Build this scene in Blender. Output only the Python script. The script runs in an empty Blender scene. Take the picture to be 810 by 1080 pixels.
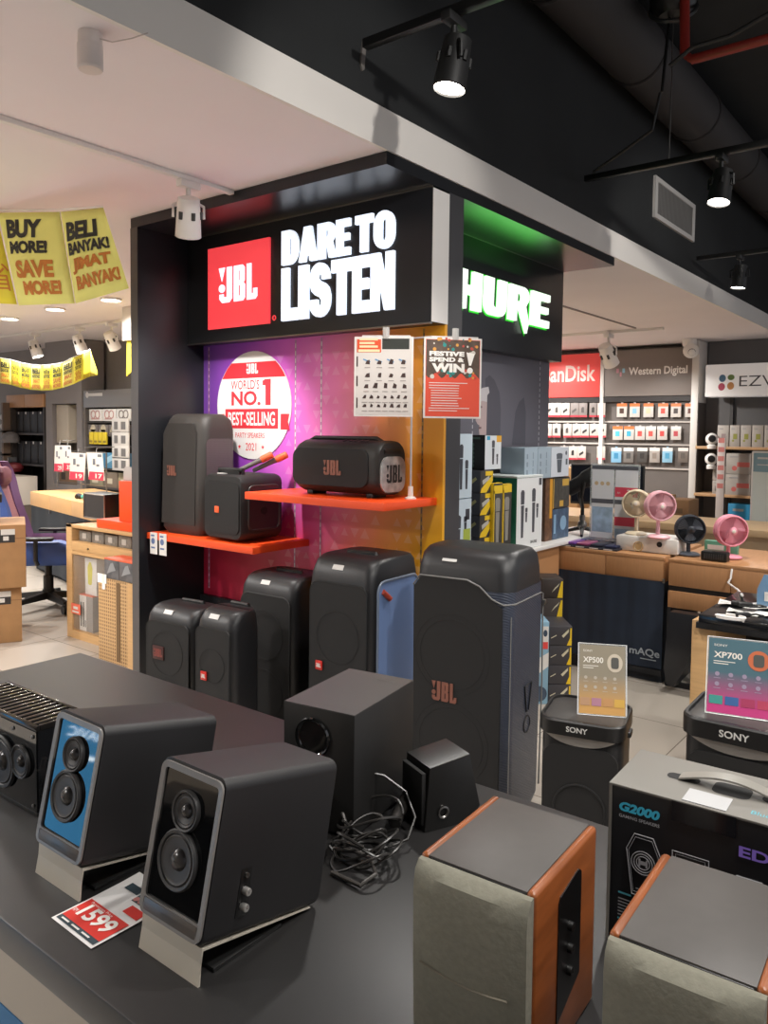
import bpy, bmesh, math, random
from mathutils import Vector, Matrix
random.seed(7)
SC = bpy.context.scene
COL = SC.collection
R = math.radians
PI = math.pi
# ---------------------------------------------------------------- camera
F, CY, CAMH = 829.5, 498.6, 1.55
_yaw, _pit, _rol = R(37.9), R(3.05), R(-0.64)
_f = Vector((-math.sin(_yaw)*math.cos(_pit), math.cos(_yaw)*math.cos(_pit), -math.sin(_pit)))
_r0 = Vector((math.cos(_yaw), math.sin(_yaw), 0)); _d0 = _f.cross(_r0)
_r = math.cos(_rol)*_r0 + math.sin(_rol)*_d0
_d = -math.sin(_rol)*_r0 + math.cos(_rol)*_d0
cam_data = bpy.data.cameras.new('camera'); cam = bpy.data.objects.new('camera', cam_data); COL.objects.link(cam)
cam.matrix_world = Matrix(((_r.x, -_d.x, -_f.x, 0), (_r.y, -_d.y, -_f.y, 0), (_r.z, -_d.z, -_f.z, CAMH), (0, 0, 0, 1)))
cam_data.sensor_fit = 'HORIZONTAL'; cam_data.sensor_width = 36; cam_data.lens = F/810*36
cam_data.shift_y = (CY-540)/810
cam_data.clip_start = .02; cam_data.clip_end = 100
SC.camera = cam
SC.view_settings.view_transform = 'Standard'; SC.view_settings.look = 'None'
SC.view_settings.gamma = 1; SC.view_settings.use_curve_mapping = False
SC.view_settings.exposure = 0.75
# ---------------------------------------------------------------- world: grey daylight of the mall beyond the open shop front
W = bpy.data.worlds.new('world'); SC.world = W; W.use_nodes = True
W.node_tree.nodes['Background'].inputs[0].default_value = (.92, .93, 1, 1)
W.node_tree.nodes['Background'].inputs[1].default_value = .37

def PY(x, y, Y):
    v = _r*((x-405)/F) + _d*((y-CY)/F) + _f; t = Y/v.y; return Vector((v.x*t, Y, CAMH+v.z*t))
def PX(x, y, X):
    v = _r*((x-405)/F) + _d*((y-CY)/F) + _f; t = X/v.x; return Vector((X, v.y*t, CAMH+v.z*t))
def PZ(x, y, z):
    v = _r*((x-405)/F) + _d*((y-CY)/F) + _f; t = (z-CAMH)/v.z; return Vector((v.x*t, v.y*t, z))

# ---------------------------------------------------------------- materials
def lin(h):
    h = h.lstrip('#'); o = []
    for i in (0, 2, 4):
        c = int(h[i:i+2], 16)/255; o.append(c/12.92 if c <= .04045 else ((c+.055)/1.055)**2.4)
    return (*o, 1)
_M = {}
def mat(h, rough=.5, metal=0, emit=0, noise=.0, scale=30, trans=0, alpha=1, bump=0, spec=.5, coat=0, name=None):
    key = (h, rough, metal, emit, noise, scale, trans, alpha, bump, spec, coat)
    if key in _M: return _M[key]
    m = bpy.data.materials.new(name or 'mat_%s' % h.lstrip('#')); m.use_nodes = True
    nt = m.node_tree; b = nt.nodes['Principled BSDF']; c = lin(h)
    b.inputs['Base Color'].default_value = c; b.inputs['Roughness'].default_value = rough; b.inputs['Metallic'].default_value = metal
    b.inputs['Specular IOR Level'].default_value = spec
    if coat: b.inputs['Coat Weight'].default_value = coat; b.inputs['Coat Roughness'].default_value = .05
    if emit:
        b.inputs['Emission Color'].default_value = c; b.inputs['Emission Strength'].default_value = emit
    if trans: b.inputs['Transmission Weight'].default_value = trans; b.inputs['IOR'].default_value = 1.1
    if alpha < 1: b.inputs['Alpha'].default_value = alpha
    if noise or bump:
        tc = nt.nodes.new('ShaderNodeTexCoord'); n = nt.nodes.new('ShaderNodeTexNoise')
        n.inputs['Scale'].default_value = scale; n.inputs['Detail'].default_value = 3
        nt.links.new(tc.outputs['Object'], n.inputs['Vector'])
    if noise:
        r = nt.nodes.new('ShaderNodeValToRGB')
        r.color_ramp.elements[0].position = .3; r.color_ramp.elements[1].position = .7
        r.color_ramp.elements[0].color = tuple(max(0, x*(1-noise)) for x in c[:3])+(1,)
        r.color_ramp.elements[1].color = tuple(min(1, x*(1+noise)) for x in c[:3])+(1,)
        nt.links.new(n.outputs['Fac'], r.inputs['Fac']); nt.links.new(r.outputs['Color'], b.inputs['Base Color'])
    if bump:
        bp = nt.nodes.new('ShaderNodeBump'); bp.inputs['Strength'].default_value = bump; bp.inputs['Distance'].default_value = .002
        nt.links.new(n.outputs['Fac'], bp.inputs['Height']); nt.links.new(bp.outputs['Normal'], b.inputs['Normal'])
    _M[key] = m
    return m
def wood(h, dark=.75, scale=(2, 2, 30), rough=.45, name='wood'):
    key = ('wood', h, scale, rough)
    if key in _M: return _M[key]
    m = mat(h, rough, name=name); m = m.copy(); nt = m.node_tree; b = nt.nodes['Principled BSDF']; c = lin(h)
    tc = nt.nodes.new('ShaderNodeTexCoord'); mp = nt.nodes.new('ShaderNodeMapping'); mp.inputs['Scale'].default_value = scale
    n = nt.nodes.new('ShaderNodeTexNoise'); n.inputs['Scale'].default_value = 3; n.inputs['Detail'].default_value = 5
    r = nt.nodes.new('ShaderNodeValToRGB')
    r.color_ramp.elements[0].position = .3; r.color_ramp.elements[1].position = .68
    r.color_ramp.elements[0].color = tuple(x*dark for x in c[:3])+(1,); r.color_ramp.elements[1].color = c
    L = nt.links.new
    L(tc.outputs['Object'], mp.inputs['Vector']); L(mp.outputs['Vector'], n.inputs['Vector']); L(n.outputs['Fac'], r.inputs['Fac']); L(r.outputs['Color'], b.inputs['Base Color'])
    _M[key] = m
    return m
def wavy(h, scale=60, rough=.5, strength=.6, direction='Z', dist=.003, rot=0):
    key = ('wavy', h, scale, rough, direction, rot)
    if key in _M: return _M[key]
    m = mat(h, rough).copy(); nt = m.node_tree; b = nt.nodes['Principled BSDF']
    tc = nt.nodes.new('ShaderNodeTexCoord'); mp = nt.nodes.new('ShaderNodeMapping'); mp.inputs['Rotation'].default_value = (rot, 0, 0)
    w = nt.nodes.new('ShaderNodeTexWave'); w.bands_direction = direction; w.inputs['Scale'].default_value = scale
    bp = nt.nodes.new('ShaderNodeBump'); bp.inputs['Strength'].default_value = strength; bp.inputs['Distance'].default_value = dist
    L = nt.links.new
    L(tc.outputs['Object'], mp.inputs[0]); L(mp.outputs[0], w.inputs[0]); L(w.outputs['Fac'], bp.inputs['Height']); L(bp.outputs['Normal'], b.inputs['Normal'])
    _M[key] = m
    return m
def perforated(h, hole, scale, rough=.5, name='perforated'):
    """flat colour with a regular grid of darker round holes"""
    m = mat(h, rough).copy(); m.name = name; nt = m.node_tree; b = nt.nodes['Principled BSDF']
    tc = nt.nodes.new('ShaderNodeTexCoord'); v = nt.nodes.new('ShaderNodeTexVoronoi'); v.inputs['Scale'].default_value = scale; v.inputs['Randomness'].default_value = 0
    r = nt.nodes.new('ShaderNodeValToRGB'); r.color_ramp.elements[0].position = .30; r.color_ramp.elements[1].position = .38
    r.color_ramp.elements[0].color = lin(hole); r.color_ramp.elements[1].color = lin(h)
    L = nt.links.new
    L(tc.outputs['Object'], v.inputs['Vector']); L(v.outputs['Distance'], r.inputs['Fac']); L(r.outputs['Color'], b.inputs['Base Color'])
    return m

# ---------------------------------------------------------------- mesh building
_TX = {}
def text_data(s, bold=0.0, shear=0.0, space=1.0):
    key = (s, bold, shear, space)
    if key in _TX: return _TX[key]
    cu = bpy.data.curves.new('t', 'FONT'); cu.body = s; cu.size = 1; cu.offset = bold; cu.shear = shear; cu.space_character = space; cu.resolution_u = 3
    ob = bpy.data.objects.new('t', cu); COL.objects.link(ob)
    me = bpy.data.meshes.new_from_object(ob)
    vs = [v.co.copy() for v in me.vertices]; fs = [tuple(p.vertices) for p in me.polygons]
    bpy.data.objects.remove(ob); bpy.data.meshes.remove(me); bpy.data.curves.remove(cu)
    x0 = min(v.x for v in vs); x1 = max(v.x for v in vs); y0 = min(v.y for v in vs); y1 = max(v.y for v in vs)
    _TX[key] = ([((v.x-x0)/(x1-x0), (v.y-y0)/(y1-y0)) for v in vs], fs)
    return _TX[key]
def _mir(p): return [(10-a, b) for a, b in p][::-1]
def _arc(cx, cy, rx, ry, a0, a1, n=6): return [(cx+rx*math.cos(R(a0+(a1-a0)*i/n)), cy+ry*math.sin(R(a0+(a1-a0)*i/n))) for i in range(n+1)]
_O = [(5,10)]+_arc(4.6,6.2,4.6,3.8,90,180)+_arc(4.6,3.8,4.6,3.8,180,270)+[(5,0),(5,2)]+_arc(5,3,1.05,1,-90,-180,4)+_arc(5,7,1.05,1,180,90,4)+[(5,8)]
_A = [(0,0),(3.7,0),(4.1,1.8),(5,1.8),(5,3.7),(4.45,3.7),(5,7.2),(5,10),(3,10)]
BLOCKS = {'L': [[(0,0),(10,0),(10,2.3),(4.6,2.3),(4.6,10),(0,10)]], 'I': [[(0,0),(10,0),(10,10),(0,10)]],
 'T': [[(0,10),(0,7.7),(2.9,7.7),(2.9,0),(7.1,0),(7.1,7.7),(10,7.7),(10,10)]],
 'E': [[(0,0),(10,0),(10,2.1),(4.6,2.1),(4.6,4.1),(9.3,4.1),(9.3,6),(4.6,6),(4.6,7.9),(10,7.9),(10,10),(0,10)]],
 'N': [[(0,0),(3.5,0),(3.5,5.4),(6.1,0),(10,0),(10,10),(6.5,10),(6.5,4.6),(3.9,10),(0,10)]],
 'H': [[(0,0),(3.8,0),(3.8,3.8),(6.2,3.8),(6.2,0),(10,0),(10,10),(6.2,10),(6.2,6.2),(3.8,6.2),(3.8,10),(0,10)]],
 'U': [[(0,10)]+_arc(3,3,3,3,180,270)+_arc(7,3,3,3,270,360)+[(10,10),(6.2,10),(6.2,3)]+_arc(5,3,1.2,.9,0,-180,6)+[(3.8,10)]],
 'D': [[(0,0),(4.2,0),(4.2,10),(0,10)], [(4.2,0)]+_arc(5,4.4,5,4.4,-90,0)+_arc(5,5.6,5,4.4,0,90)+[(4.2,10),(4.2,7.8),(5,7.8)]+_arc(5,7,1,.8,90,0,3)+_arc(5,3,1,.8,0,-90,3)+[(4.2,2.2)]],
 'O': [_O, _mir(_O)], 'A': [_A, _mir(_A)],
 'R': [[(0,0),(4.2,0),(4.2,10),(0,10)], [(4.2,10)]+_arc(6.4,7.2,3.4,2.8,90,-62,8)+[(10.3,0),(6.6,0),(5.4,3.8),(4.2,3.8),(4.2,5.7)]+_arc(5.2,6.9,.9,1.2,-90,90,5)+[(4.2,8.1)]],
 'r': [[(0,0),(3.8,0),(3.8,10),(0,10)], [(3.8,10)]+_arc(6.8,7.4,3.2,2.6,90,-50,7)+[(8.4,4.6),(10.2,.2),(9.3,-3.0),(7.3,.2),(5.2,3.7),(3.8,3.7),(3.8,5.6)]+_arc(5.4,6.9,.9,1.2,-90,90,5)+[(3.8,8.1)]],
 'S': [[(0,3.3),(0,3)]+_arc(5,3,5,3,180,360,10)+[(10,3.9),(9.2,5.3),(7.6,6.1),(5,6.7),(4.1,7.2),(4.3,7.9),(5.2,8.1),(6,7.6),(6,6.9),(9.7,6.9)]+_arc(5,7.2,4.7,2.8,0,180,10)+[(.3,6.4),(1.2,4.9),(3,4.1),(5.2,3.6),(6.0,3.0),(5.8,2.3),(5,1.9),(4.1,2.4),(4,3.3)]]}
class G:
    def __init__(s): s.bm = bmesh.new(); s.M = None
    def _v(s, p): return s.bm.verts.new(s.M @ Vector(p) if s.M else p)
    def face(s, pts):
        try: return s.bm.faces.new([s._v(p) for p in pts])
        except ValueError: return None
    def box(s, x0, y0, z0, x1, y1, z1, b=0, seg=2, axes=None):
        x0, x1 = min(x0, x1), max(x0, x1); y0, y1 = min(y0, y1), max(y0, y1); z0, z1 = min(z0, z1), max(z0, z1)
        v = [s._v(p) for p in ((x0,y0,z0),(x1,y0,z0),(x1,y1,z0),(x0,y1,z0),(x0,y0,z1),(x1,y0,z1),(x1,y1,z1),(x0,y1,z1))]
        fs = [s.bm.faces.new([v[i] for i in q]) for q in ((0,3,2,1),(4,5,6,7),(0,1,5,4),(1,2,6,5),(2,3,7,6),(3,0,4,7))]
        if b:
            es = set(e for f in fs for e in f.edges)
            if axes:
                idx = {vv: i for i, vv in enumerate(v)}
                def ax(e):
                    a, c = idx[e.verts[0]], idx[e.verts[1]]
                    return 'z' if abs(a-c) == 4 else ('x' if {a % 4, c % 4} in ({0, 1}, {2, 3}) else 'y')
                es = [e for e in es if ax(e) in axes]
            bmesh.ops.bevel(s.bm, geom=list(es), offset=b, segments=seg, affect='EDGES', profile=.5)
        return s
    def prism(s, poly, axis, a, c, b=0, seg=2):
        """poly in the plane normal to axis, extruded from a to c. x: (y,z)  y: (x,z)  z: (x,y)"""
        def P(p, t): return {'x': (t, p[0], p[1]), 'y': (p[0], t, p[1]), 'z': (p[0], p[1], t)}[axis]
        A = [s._v(P(p, a)) for p in poly]; B = [s._v(P(p, c)) for p in poly]; n = len(poly)
        fs = [s.bm.faces.new(A), s.bm.faces.new(B[::-1])]
        for i in range(n): fs.append(s.bm.faces.new([A[i], B[i], B[(i+1) % n], A[(i+1) % n]]))
        bmesh.ops.recalc_face_normals(s.bm, faces=fs)
        if b:
            es = set(fs[0].edges) | set(fs[1].edges)
            bmesh.ops.bevel(s.bm, geom=list(es), offset=b, segments=seg, affect='EDGES', profile=.5)
        return s
    def loft(s, rings, cap=True, closed=True):
        vr = [[s._v(p) for p in r] for r in rings]; n = len(rings[0]); fs = []
        for a, b in zip(vr, vr[1:]):
            for i in range(n if closed else n-1):
                fs.append(s.bm.faces.new([a[i], a[(i+1) % n], b[(i+1) % n], b[i]]))
        if cap: fs.append(s.bm.faces.new(vr[0][::-1])); fs.append(s.bm.faces.new(vr[-1]))
        bmesh.ops.recalc_face_normals(s.bm, faces=fs)
        return s
    def cyl(s, p0, p1, r0, r1=None, n=16):
        r1 = r0 if r1 is None else r1; p0 = Vector(p0); p1 = Vector(p1); d = (p1-p0).normalized()
        u = d.orthogonal().normalized(); w = d.cross(u)
        ring = lambda p, r: [p+u*(r*math.cos(2*PI*i/n))+w*(r*math.sin(2*PI*i/n)) for i in range(n)]
        return s.loft([ring(p0, r0), ring(p1, r1)])
    def lathe(s, prof, o=(0,0,0), d=(0,0,1), n=24, cap=True):
        o = Vector(o); d = Vector(d).normalized(); u = d.orthogonal().normalized(); w = d.cross(u)
        return s.loft([[o+d*z+u*(max(r,1e-4)*math.cos(2*PI*i/n))+w*(max(r,1e-4)*math.sin(2*PI*i/n)) for i in range(n)] for r, z in prof], cap)
    def tube(s, pts, r, n=8, closed=False):
        pts = [Vector(p) for p in pts]; rings = []; m = len(pts)
        t = (pts[1]-pts[0]).normalized(); u = t.orthogonal().normalized()
        for i, p in enumerate(pts):
            a = pts[(i-1) % m] if (closed or i > 0) else p; c = pts[(i+1) % m] if (closed or i < m-1) else p
            t = (c-a).normalized(); u = (u-t*u.dot(t))
            u = u.normalized() if u.length > 1e-6 else t.orthogonal().normalized()
            w = t.cross(u); rings.append([p+u*(r*math.cos(2*PI*k/n))+w*(r*math.sin(2*PI*k/n)) for k in range(n)])
        if closed: rings.append(rings[0])
        return s.loft(rings, cap=not closed)
    def ball(s, c, r, n=16, sc=(1,1,1)):
        c = Vector(c); k = n//2
        return s.loft([[c+Vector((r*sc[0]*math.sin(max(.02, min(PI-.02, PI*j/k)))*math.cos(2*PI*i/n), r*sc[1]*math.sin(max(.02, min(PI-.02, PI*j/k)))*math.sin(2*PI*i/n), -r*sc[2]*math.cos(PI*j/k))) for i in range(n)] for j in range(k+1)])
    def ring(s, c, d, R0, r, n=32, k=8):
        d = Vector(d).normalized(); u = d.orthogonal().normalized(); w = d.cross(u); c = Vector(c)
        return s.tube([c+u*(R0*math.cos(2*PI*i/n))+w*(R0*math.sin(2*PI*i/n)) for i in range(n)], r, k, True)
    def text(s, t, o, u, v, w, h, bold=0, shear=0, ext=0, space=1.0):
        """lettering fitted to a w x h rectangle whose lower-left corner is o, u and v its directions"""
        o = Vector(o); u = Vector(u).normalized(); v = Vector(v).normalized(); n = u.cross(v)
        vs, fs = text_data(t, bold, shear, space)
        if not ext:
            bv = [s._v(o+u*(x*w)+v*(y*h)) for x, y in vs]
            for f in fs:
                try: s.bm.faces.new([bv[i] for i in f])
                except ValueError: pass
        else:
            bv = [s._v(o+u*(x*w)+v*(y*h)+n*ext) for x, y in vs]; bb = [s._v(o+u*(x*w)+v*(y*h)) for x, y in vs]
            cnt = {}
            for f in fs:
                try: s.bm.faces.new([bv[i] for i in f])
                except ValueError: pass
                for i in range(len(f)): cnt.setdefault(frozenset((f[i], f[(i+1) % len(f)])), []).append((f[i], f[(i+1) % len(f)]))
            for e in cnt.values():
                if len(e) == 1:
                    a, b = e[0]
                    try: s.bm.faces.new([bb[a], bb[b], bv[b], bv[a]])
                    except ValueError: pass
        return s
    def cells(s, t, o, u, v, w, h, gap=.02, bold=.05, shear=0, ext=0, wide=None):
        """block lettering: every letter fitted to a cell of its own"""
        wide = wide or {}; ws = [wide.get(c, 1.0) for c in t]; k = (w-gap*h*(len(t)-1))/sum(ws); x = 0; o = Vector(o); uu = Vector(u).normalized()
        for c, q in zip(t, ws):
            if c != ' ': s.text(c, o+uu*x, u, v, q*k, h, bold, shear, ext)
            x += q*k+gap*h
        return s
    def block(s, t, o, u, v, w, h, gap=.06, wide=None, ext=0, shear=0):
        """heavy block capitals cut as polygons, one per letter cell"""
        wide = wide or {}; ws = [wide.get(c, 1.0) for c in t]; k = (w-gap*h*(len(t)-1))/sum(ws); x = 0
        o = Vector(o); u = Vector(u).normalized(); v = Vector(v).normalized(); n = u.cross(v)
        for c, q in zip(t, ws):
            for p in BLOCKS.get(c, ()):
                P = [o+u*(x+a*q*k/10+shear*b*h/10)+v*(b*h/10) for a, b in p]
                if ext:
                    A = [s._v(a+n*ext) for a in P]; B = [s._v(a) for a in P]; s.bm.faces.new(A)
                    for i in range(len(A)): s.bm.faces.new([B[i], B[(i+1) % len(A)], A[(i+1) % len(A)], A[i]])
                else: s.face(P)
            x += q*k+gap*h
        return s
    def rect(s, o, u, v, x0, y0, x1, y1, t=0):
        """a printed rectangle on the plane o,u,v, lifted by t"""
        o = Vector(o); u = Vector(u).normalized(); v = Vector(v).normalized(); o = o+u.cross(v)*t
        s.face([o+u*x0+v*y0, o+u*x1+v*y0, o+u*x1+v*y1, o+u*x0+v*y1]); return s
    def poly(s, o, u, v, pts, t=0):
        o = Vector(o); u = Vector(u).normalized(); v = Vector(v).normalized(); o = o+u.cross(v)*t
        s.face([o+u*a+v*b for a, b in pts]); return s
    def disc(s, o, u, v, cx, cy, r, n=24, t=0, ry=None):
        return s.poly(o, u, v, [(cx+r*math.cos(2*PI*i/n), cy+(ry or r)*math.sin(2*PI*i/n)) for i in range(n)], t)
    def jbl(s, o, u, v, w, h, ext=0):
        """three condensed block letters with the mark in front of them"""
        k, q = w/11.0, h/8.0
        P = lambda pts: [(a*k, b*q) for a, b in pts]
        shapes = [[(0,8),(2.0,8),(1.0,4.9)], [(1+1.0*math.cos(i*PI/6), 3.3+.95*math.sin(i*PI/6)) for i in range(12)],
                  [(2.6,8),(2.6,1.3),(1.6,1.3),(1.6,2.0),(.2,2.0),(.2,.9),(1.1,0),(3.4,0),(4.3,.9),(4.3,8)],
                  [(4.9,0),(4.9,8),(6.4,8),(6.4,0)], [(6.4,0),(6.4,1.2),(6.9,1.2),(6.9,3.5),(6.4,3.5),(6.4,4.6),(6.8,4.6),(6.8,6.8),(6.4,6.8),(6.4,8),(7.7,8),(8.3,7.4),(8.3,4.5),(7.9,4.1),(8.4,3.6),(8.4,.7),(7.8,0)],
                  [(9,0),(9,8),(10.4,8),(10.4,1.3),(11,1.3),(11,2.4),(12.2,2.4),(12.2,.6),(11.6,0)]]
        for p in shapes:
            if ext:
                oo = Vector(o); uu = Vector(u).normalized(); vv = Vector(v).normalized(); nn = uu.cross(vv)
                A = [s._v(oo+uu*a+vv*b+nn*ext) for a, b in P(p)]; B = [s._v(oo+uu*a+vv*b) for a, b in P(p)]
                s.bm.faces.new(A)
                for i in range(len(A)): s.bm.faces.new([B[i], B[(i+1) % len(A)], A[(i+1) % len(A)], A[i]])
            else: s.poly(o, u, v, P(p))
        return s
    def done(s, name, m, parent=None, label=None, smooth=True, ang=38, kind=None):
        me = bpy.data.meshes.new(name); s.bm.to_mesh(me); s.bm.free()
        if smooth:
            me.polygons.foreach_set('use_smooth', [True]*len(me.polygons)); me.set_sharp_from_angle(angle=R(ang))
        for mm in (m if isinstance(m, (list, tuple)) else [m]): me.materials.append(mm)
        o = bpy.data.objects.new(name, me); COL.objects.link(o)
        if parent: o.parent = parent
        if label: o['label'] = label
        if kind: o['kind'] = kind
        return o
def thing(name, label, cat, loc=(0,0,0), rz=0, group=None):
    o = bpy.data.objects.new(name, None); COL.objects.link(o); o.location = loc; o.rotation_euler = (0, 0, rz); o.empty_display_size = .05
    o['label'] = label; o['category'] = cat
    if group: o['group'] = group
    return o
def tag(o, label, cat, group=None):
    o['label'] = label; o['category'] = cat
    if group: o['group'] = group
    return o
def dup(root, loc, rz=None, label=None, group=None):
    r = root.copy(); COL.objects.link(r); r.location = loc
    if rz is not None: r.rotation_euler = (0, 0, rz)
    if label: r['label'] = label
    if group: r['group'] = group
    for ch in list(root.children):
        c = ch.copy(); COL.objects.link(c); c.parent = r
        for g in list(ch.children):
            d = g.copy(); COL.objects.link(d); d.parent = c
    return r
def struct(g, name, m): return g.done(name, m, kind='structure')
def rrect(x0, y0, x1, y1, r, n=4):
    """rounded rectangle, counter-clockwise"""
    o = []
    for cx, cy, a in ((x1-r, y0+r, -90), (x1-r, y1-r, 0), (x0+r, y1-r, 90), (x0+r, y0+r, 180)):
        for i in range(n+1):
            t = R(a+90*i/n); o.append((cx+r*math.cos(t), cy+r*math.sin(t)))
    return o
X, Yv, Z = Vector((1,0,0)), Vector((0,1,0)), Vector((0,0,1))
ORD = ['first','second','third','fourth','fifth','sixth','seventh','eighth','ninth','tenth']
BLK = mat('#141414', .45, name='black_plastic'); BLK2 = mat('#1c1b1b', .6, bump=.3, scale=300, name='black_textured_plastic')
WHT = mat('#e6e2dd', .5, name='white_plastic'); METAL = mat('#8d8a86', .35, 1, name='grey_metal')
LIT = mat('#fff6ea', emit=14, name='lit_lamp'); WOODL = wood('#cfa673', .88, (2, 2, 25), name='light_wood'); WOODC = wood('#bd8a5e', .9, (25, 2, 3), name='counter_wood')
PAPER = mat('#d9d6d1', .7, name='paper'); INK = mat('#2a2828', .7, name='ink'); REDP = mat('#d9433f', .6, name='red_print'); GREYP = mat('#9a9896', .7, name='grey_print')
ORANGE = mat('#f0501c', .42, name='orange_laminate'); GLASSY = mat('#dfe6e6', .08, alpha=.28, name='clear_acrylic')
# ---------------------------------------------------------------- the setting
CEIL = 2.745; FX = -2.1
def floor_mat():
    m = mat('#b8ab9a', .25, name='floor_tiles').copy(); nt = m.node_tree; b = nt.nodes['Principled BSDF']; L = nt.links.new
    tc = nt.nodes.new('ShaderNodeTexCoord'); br = nt.nodes.new('ShaderNodeTexBrick'); br.offset = 0; br.squash = 1
    br.inputs['Scale'].default_value = 1; br.inputs['Mortar Size'].default_value = .003; br.inputs['Brick Width'].default_value = .6; br.inputs['Row Height'].default_value = .6
    br.inputs['Color1'].default_value = lin('#b7aea3'); br.inputs['Color2'].default_value = lin('#b0a79b'); br.inputs['Mortar'].default_value = lin('#786f66')
    L(tc.outputs['Object'], br.inputs['Vector']); L(br.outputs['Color'], b.inputs['Base Color'])
    return m
struct(G().box(-15, -3.2, -.1, 4, 11, 0), 'floor', floor_mat())
CEILM = mat('#ece4e4', .8, noise=.02, scale=1.5, name='ceiling_paint')
struct(G().box(-15, -3.2, CEIL, FX-.02, 11, CEIL+.15), 'ceiling', CEILM)
struct(G().box(FX-.02, -3.2, CEIL, FX, 11, 2.912), 'trim_1', mat('#e8e3dc', .6, name='fascia_paint'))
BLACKP = mat('#1b1d1e', .8, noise=.25, scale=2, name='black_ceiling_paint')
struct(G().box(FX-.02, -3.2, 2.912, FX, 11, 4.3), 'wall_upper', BLACKP)
struct(G().box(FX, -3.2, 4.2, 4, 11, 4.3), 'ceiling_open', BLACKP)
struct(G().box(-15, 10.75, 0, 1.5, 10.85, 4.3), 'wall_back', mat('#77706c', .7, noise=.06, scale=4, name='grey_wall_paint'))
struct(G().box(-15, 6.3, 0, -8.0, 6.4, CEIL), 'wall_left', mat('#8b8580', .7, noise=.05, scale=4, name='taupe_wall_paint'))
struct(G().box(-15, -3.3, 0, 4, -3.2, 4.3), 'wall_front', mat('#b8ad9e', .7, noise=.06, scale=3, name='beige_wall_paint'))

# lamps: ceiling lights seen in the shop, plus unseen ones added
def downlight(loc, label, watts, r=.085, energy=True):
    t = thing('ceiling_downlight', label, 'ceiling light', loc, 0, 'round downlights in the pale ceiling')
    G().lathe([(r*.8,0),(r*1.15,0),(r*1.18,-.012),(r*1.02,-.02),(r*.98,-.006),(r*.8,-.004)], n=24, cap=False).done('lamp_ring', WHT, t)
    G().lathe([(.001,-.008),(r*.97,-.008),(r*.97,-.003),(.001,-.003)], n=24, cap=False).done('lamp_lens', LIT, t)
    if energy:
        l = bpy.data.lights.new('lamp_light', 'AREA'); l.shape = 'DISK'; l.size = r*2; l.energy = watts; l.color = (1, .975, .945); l.spread = R(160)
        o = bpy.data.objects.new('lamp_light', l); COL.objects.link(o); o.parent = t; o.location = (0, 0, -.03)
    return t
downlight(PZ(58, 325, CEIL), 'middle round downlight of the three below the large yellow banner', 20)
downlight(PZ(117, 315, CEIL), 'round downlight beside the tall black kiosk wall, right of the three', 20)
downlight(PZ(10, 335, CEIL), 'round downlight at the left edge, leftmost of the three below the banner', 20)
for i, (x, y) in enumerate([(-4.6, .2), (-3.1, -1.6), (-6.4, 1.2), (-6.2, -1.4), (-5.2, 7.6), (-5.2, 9.6), (-7.6, 2.2)]):  # unseen downlights added to brighten the room
    downlight((x, y, CEIL), 'unseen round downlight added in the pale ceiling to brighten the shop', 42)

def spot_lamp(name, loc, aim, label, white=True, watts=0, cone=70, size=1.0, group=None, lit=True):
    """track spotlight: adapter on the track, yoke, slotted can, lens"""
    t = thing(name, label, 'track light', loc, 0, group)
    m = WHT if white else mat('#151515', .5, name='black_metal')
    G().box(-.018*size, -.05*size, -.03*size, .018*size, .05*size, 0, .004).done('track_adapter', m, t)
    aim = Vector(aim).normalized(); hc = Vector((0, 0, -.15*size)); side = aim.cross(Z).normalized() if abs(aim.z) < .99 else X
    g = G(); g.cyl((0,0,-.03*size), (0,0,-.07*size), .010*size, n=10)
    pts = [hc+side*.062*size, hc+side*.062*size+Z*.05*size, Vector((0,0,-.07*size)), hc-side*.062*size+Z*.05*size, hc-side*.062*size]
    g.tube(pts, .006*size, 6); g.done('yoke', m, t)
    G().lathe([(.030*size,-.085*size),(.044*size,-.08*size),(.048*size,-.03*size),(.054*size,.075*size),(.050*size,.078*size),(.046*size,.05*size)], hc, aim, 20, True).done('lamp_head', m, t)
    g = G(); u = aim.orthogonal().normalized(); w = aim.cross(u)
    for i in range(6):
        a = 2*PI*i/6; q = hc+(u*math.cos(a)+w*math.sin(a))*.0495*size
        g.cyl(q-aim*.03*size, q+aim*.0*size, .009*size, n=6)
    g.done('cooling_slot', mat('#3a3836' if white else '#050505', .6), t)
    G().lathe([(.001,.066*size),(.049*size,.066*size),(.049*size,.07*size),(.001,.072*size)], hc, aim, 20, False).done('lamp_lens', LIT if lit else mat('#cfcac0', .3), t)
    if watts:
        l = bpy.data.lights.new('lamp_light', 'SPOT'); l.energy = watts; l.spot_size = R(cone); l.spot_blend = .6; l.shadow_soft_size = .05; l.color = (1, .965, .92)
        o = bpy.data.objects.new('lamp_light', l); COL.objects.link(o); o.parent = t; o.location = hc+aim*.09*size
        o.rotation_euler = aim.to_track_quat('-Z', 'Y').to_euler()
    return t
# white track on the pale ceiling near the kiosk, with its lamp
g = G().box(-3.098, -.6, CEIL-.022, -3.062, 2.69, CEIL, .003); tag(g.done('lighting_track', WHT), 'white lighting track on the pale ceiling running up to the kiosk sign', 'lighting track')
spot_lamp('track_spotlight', (-3.08, 2.42, CEIL-.022), (-.35, .25, -.9), 'white track spotlight with slotted can in front of the kiosk sign', True, 60, 90, 1.15, lit=False)
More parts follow.
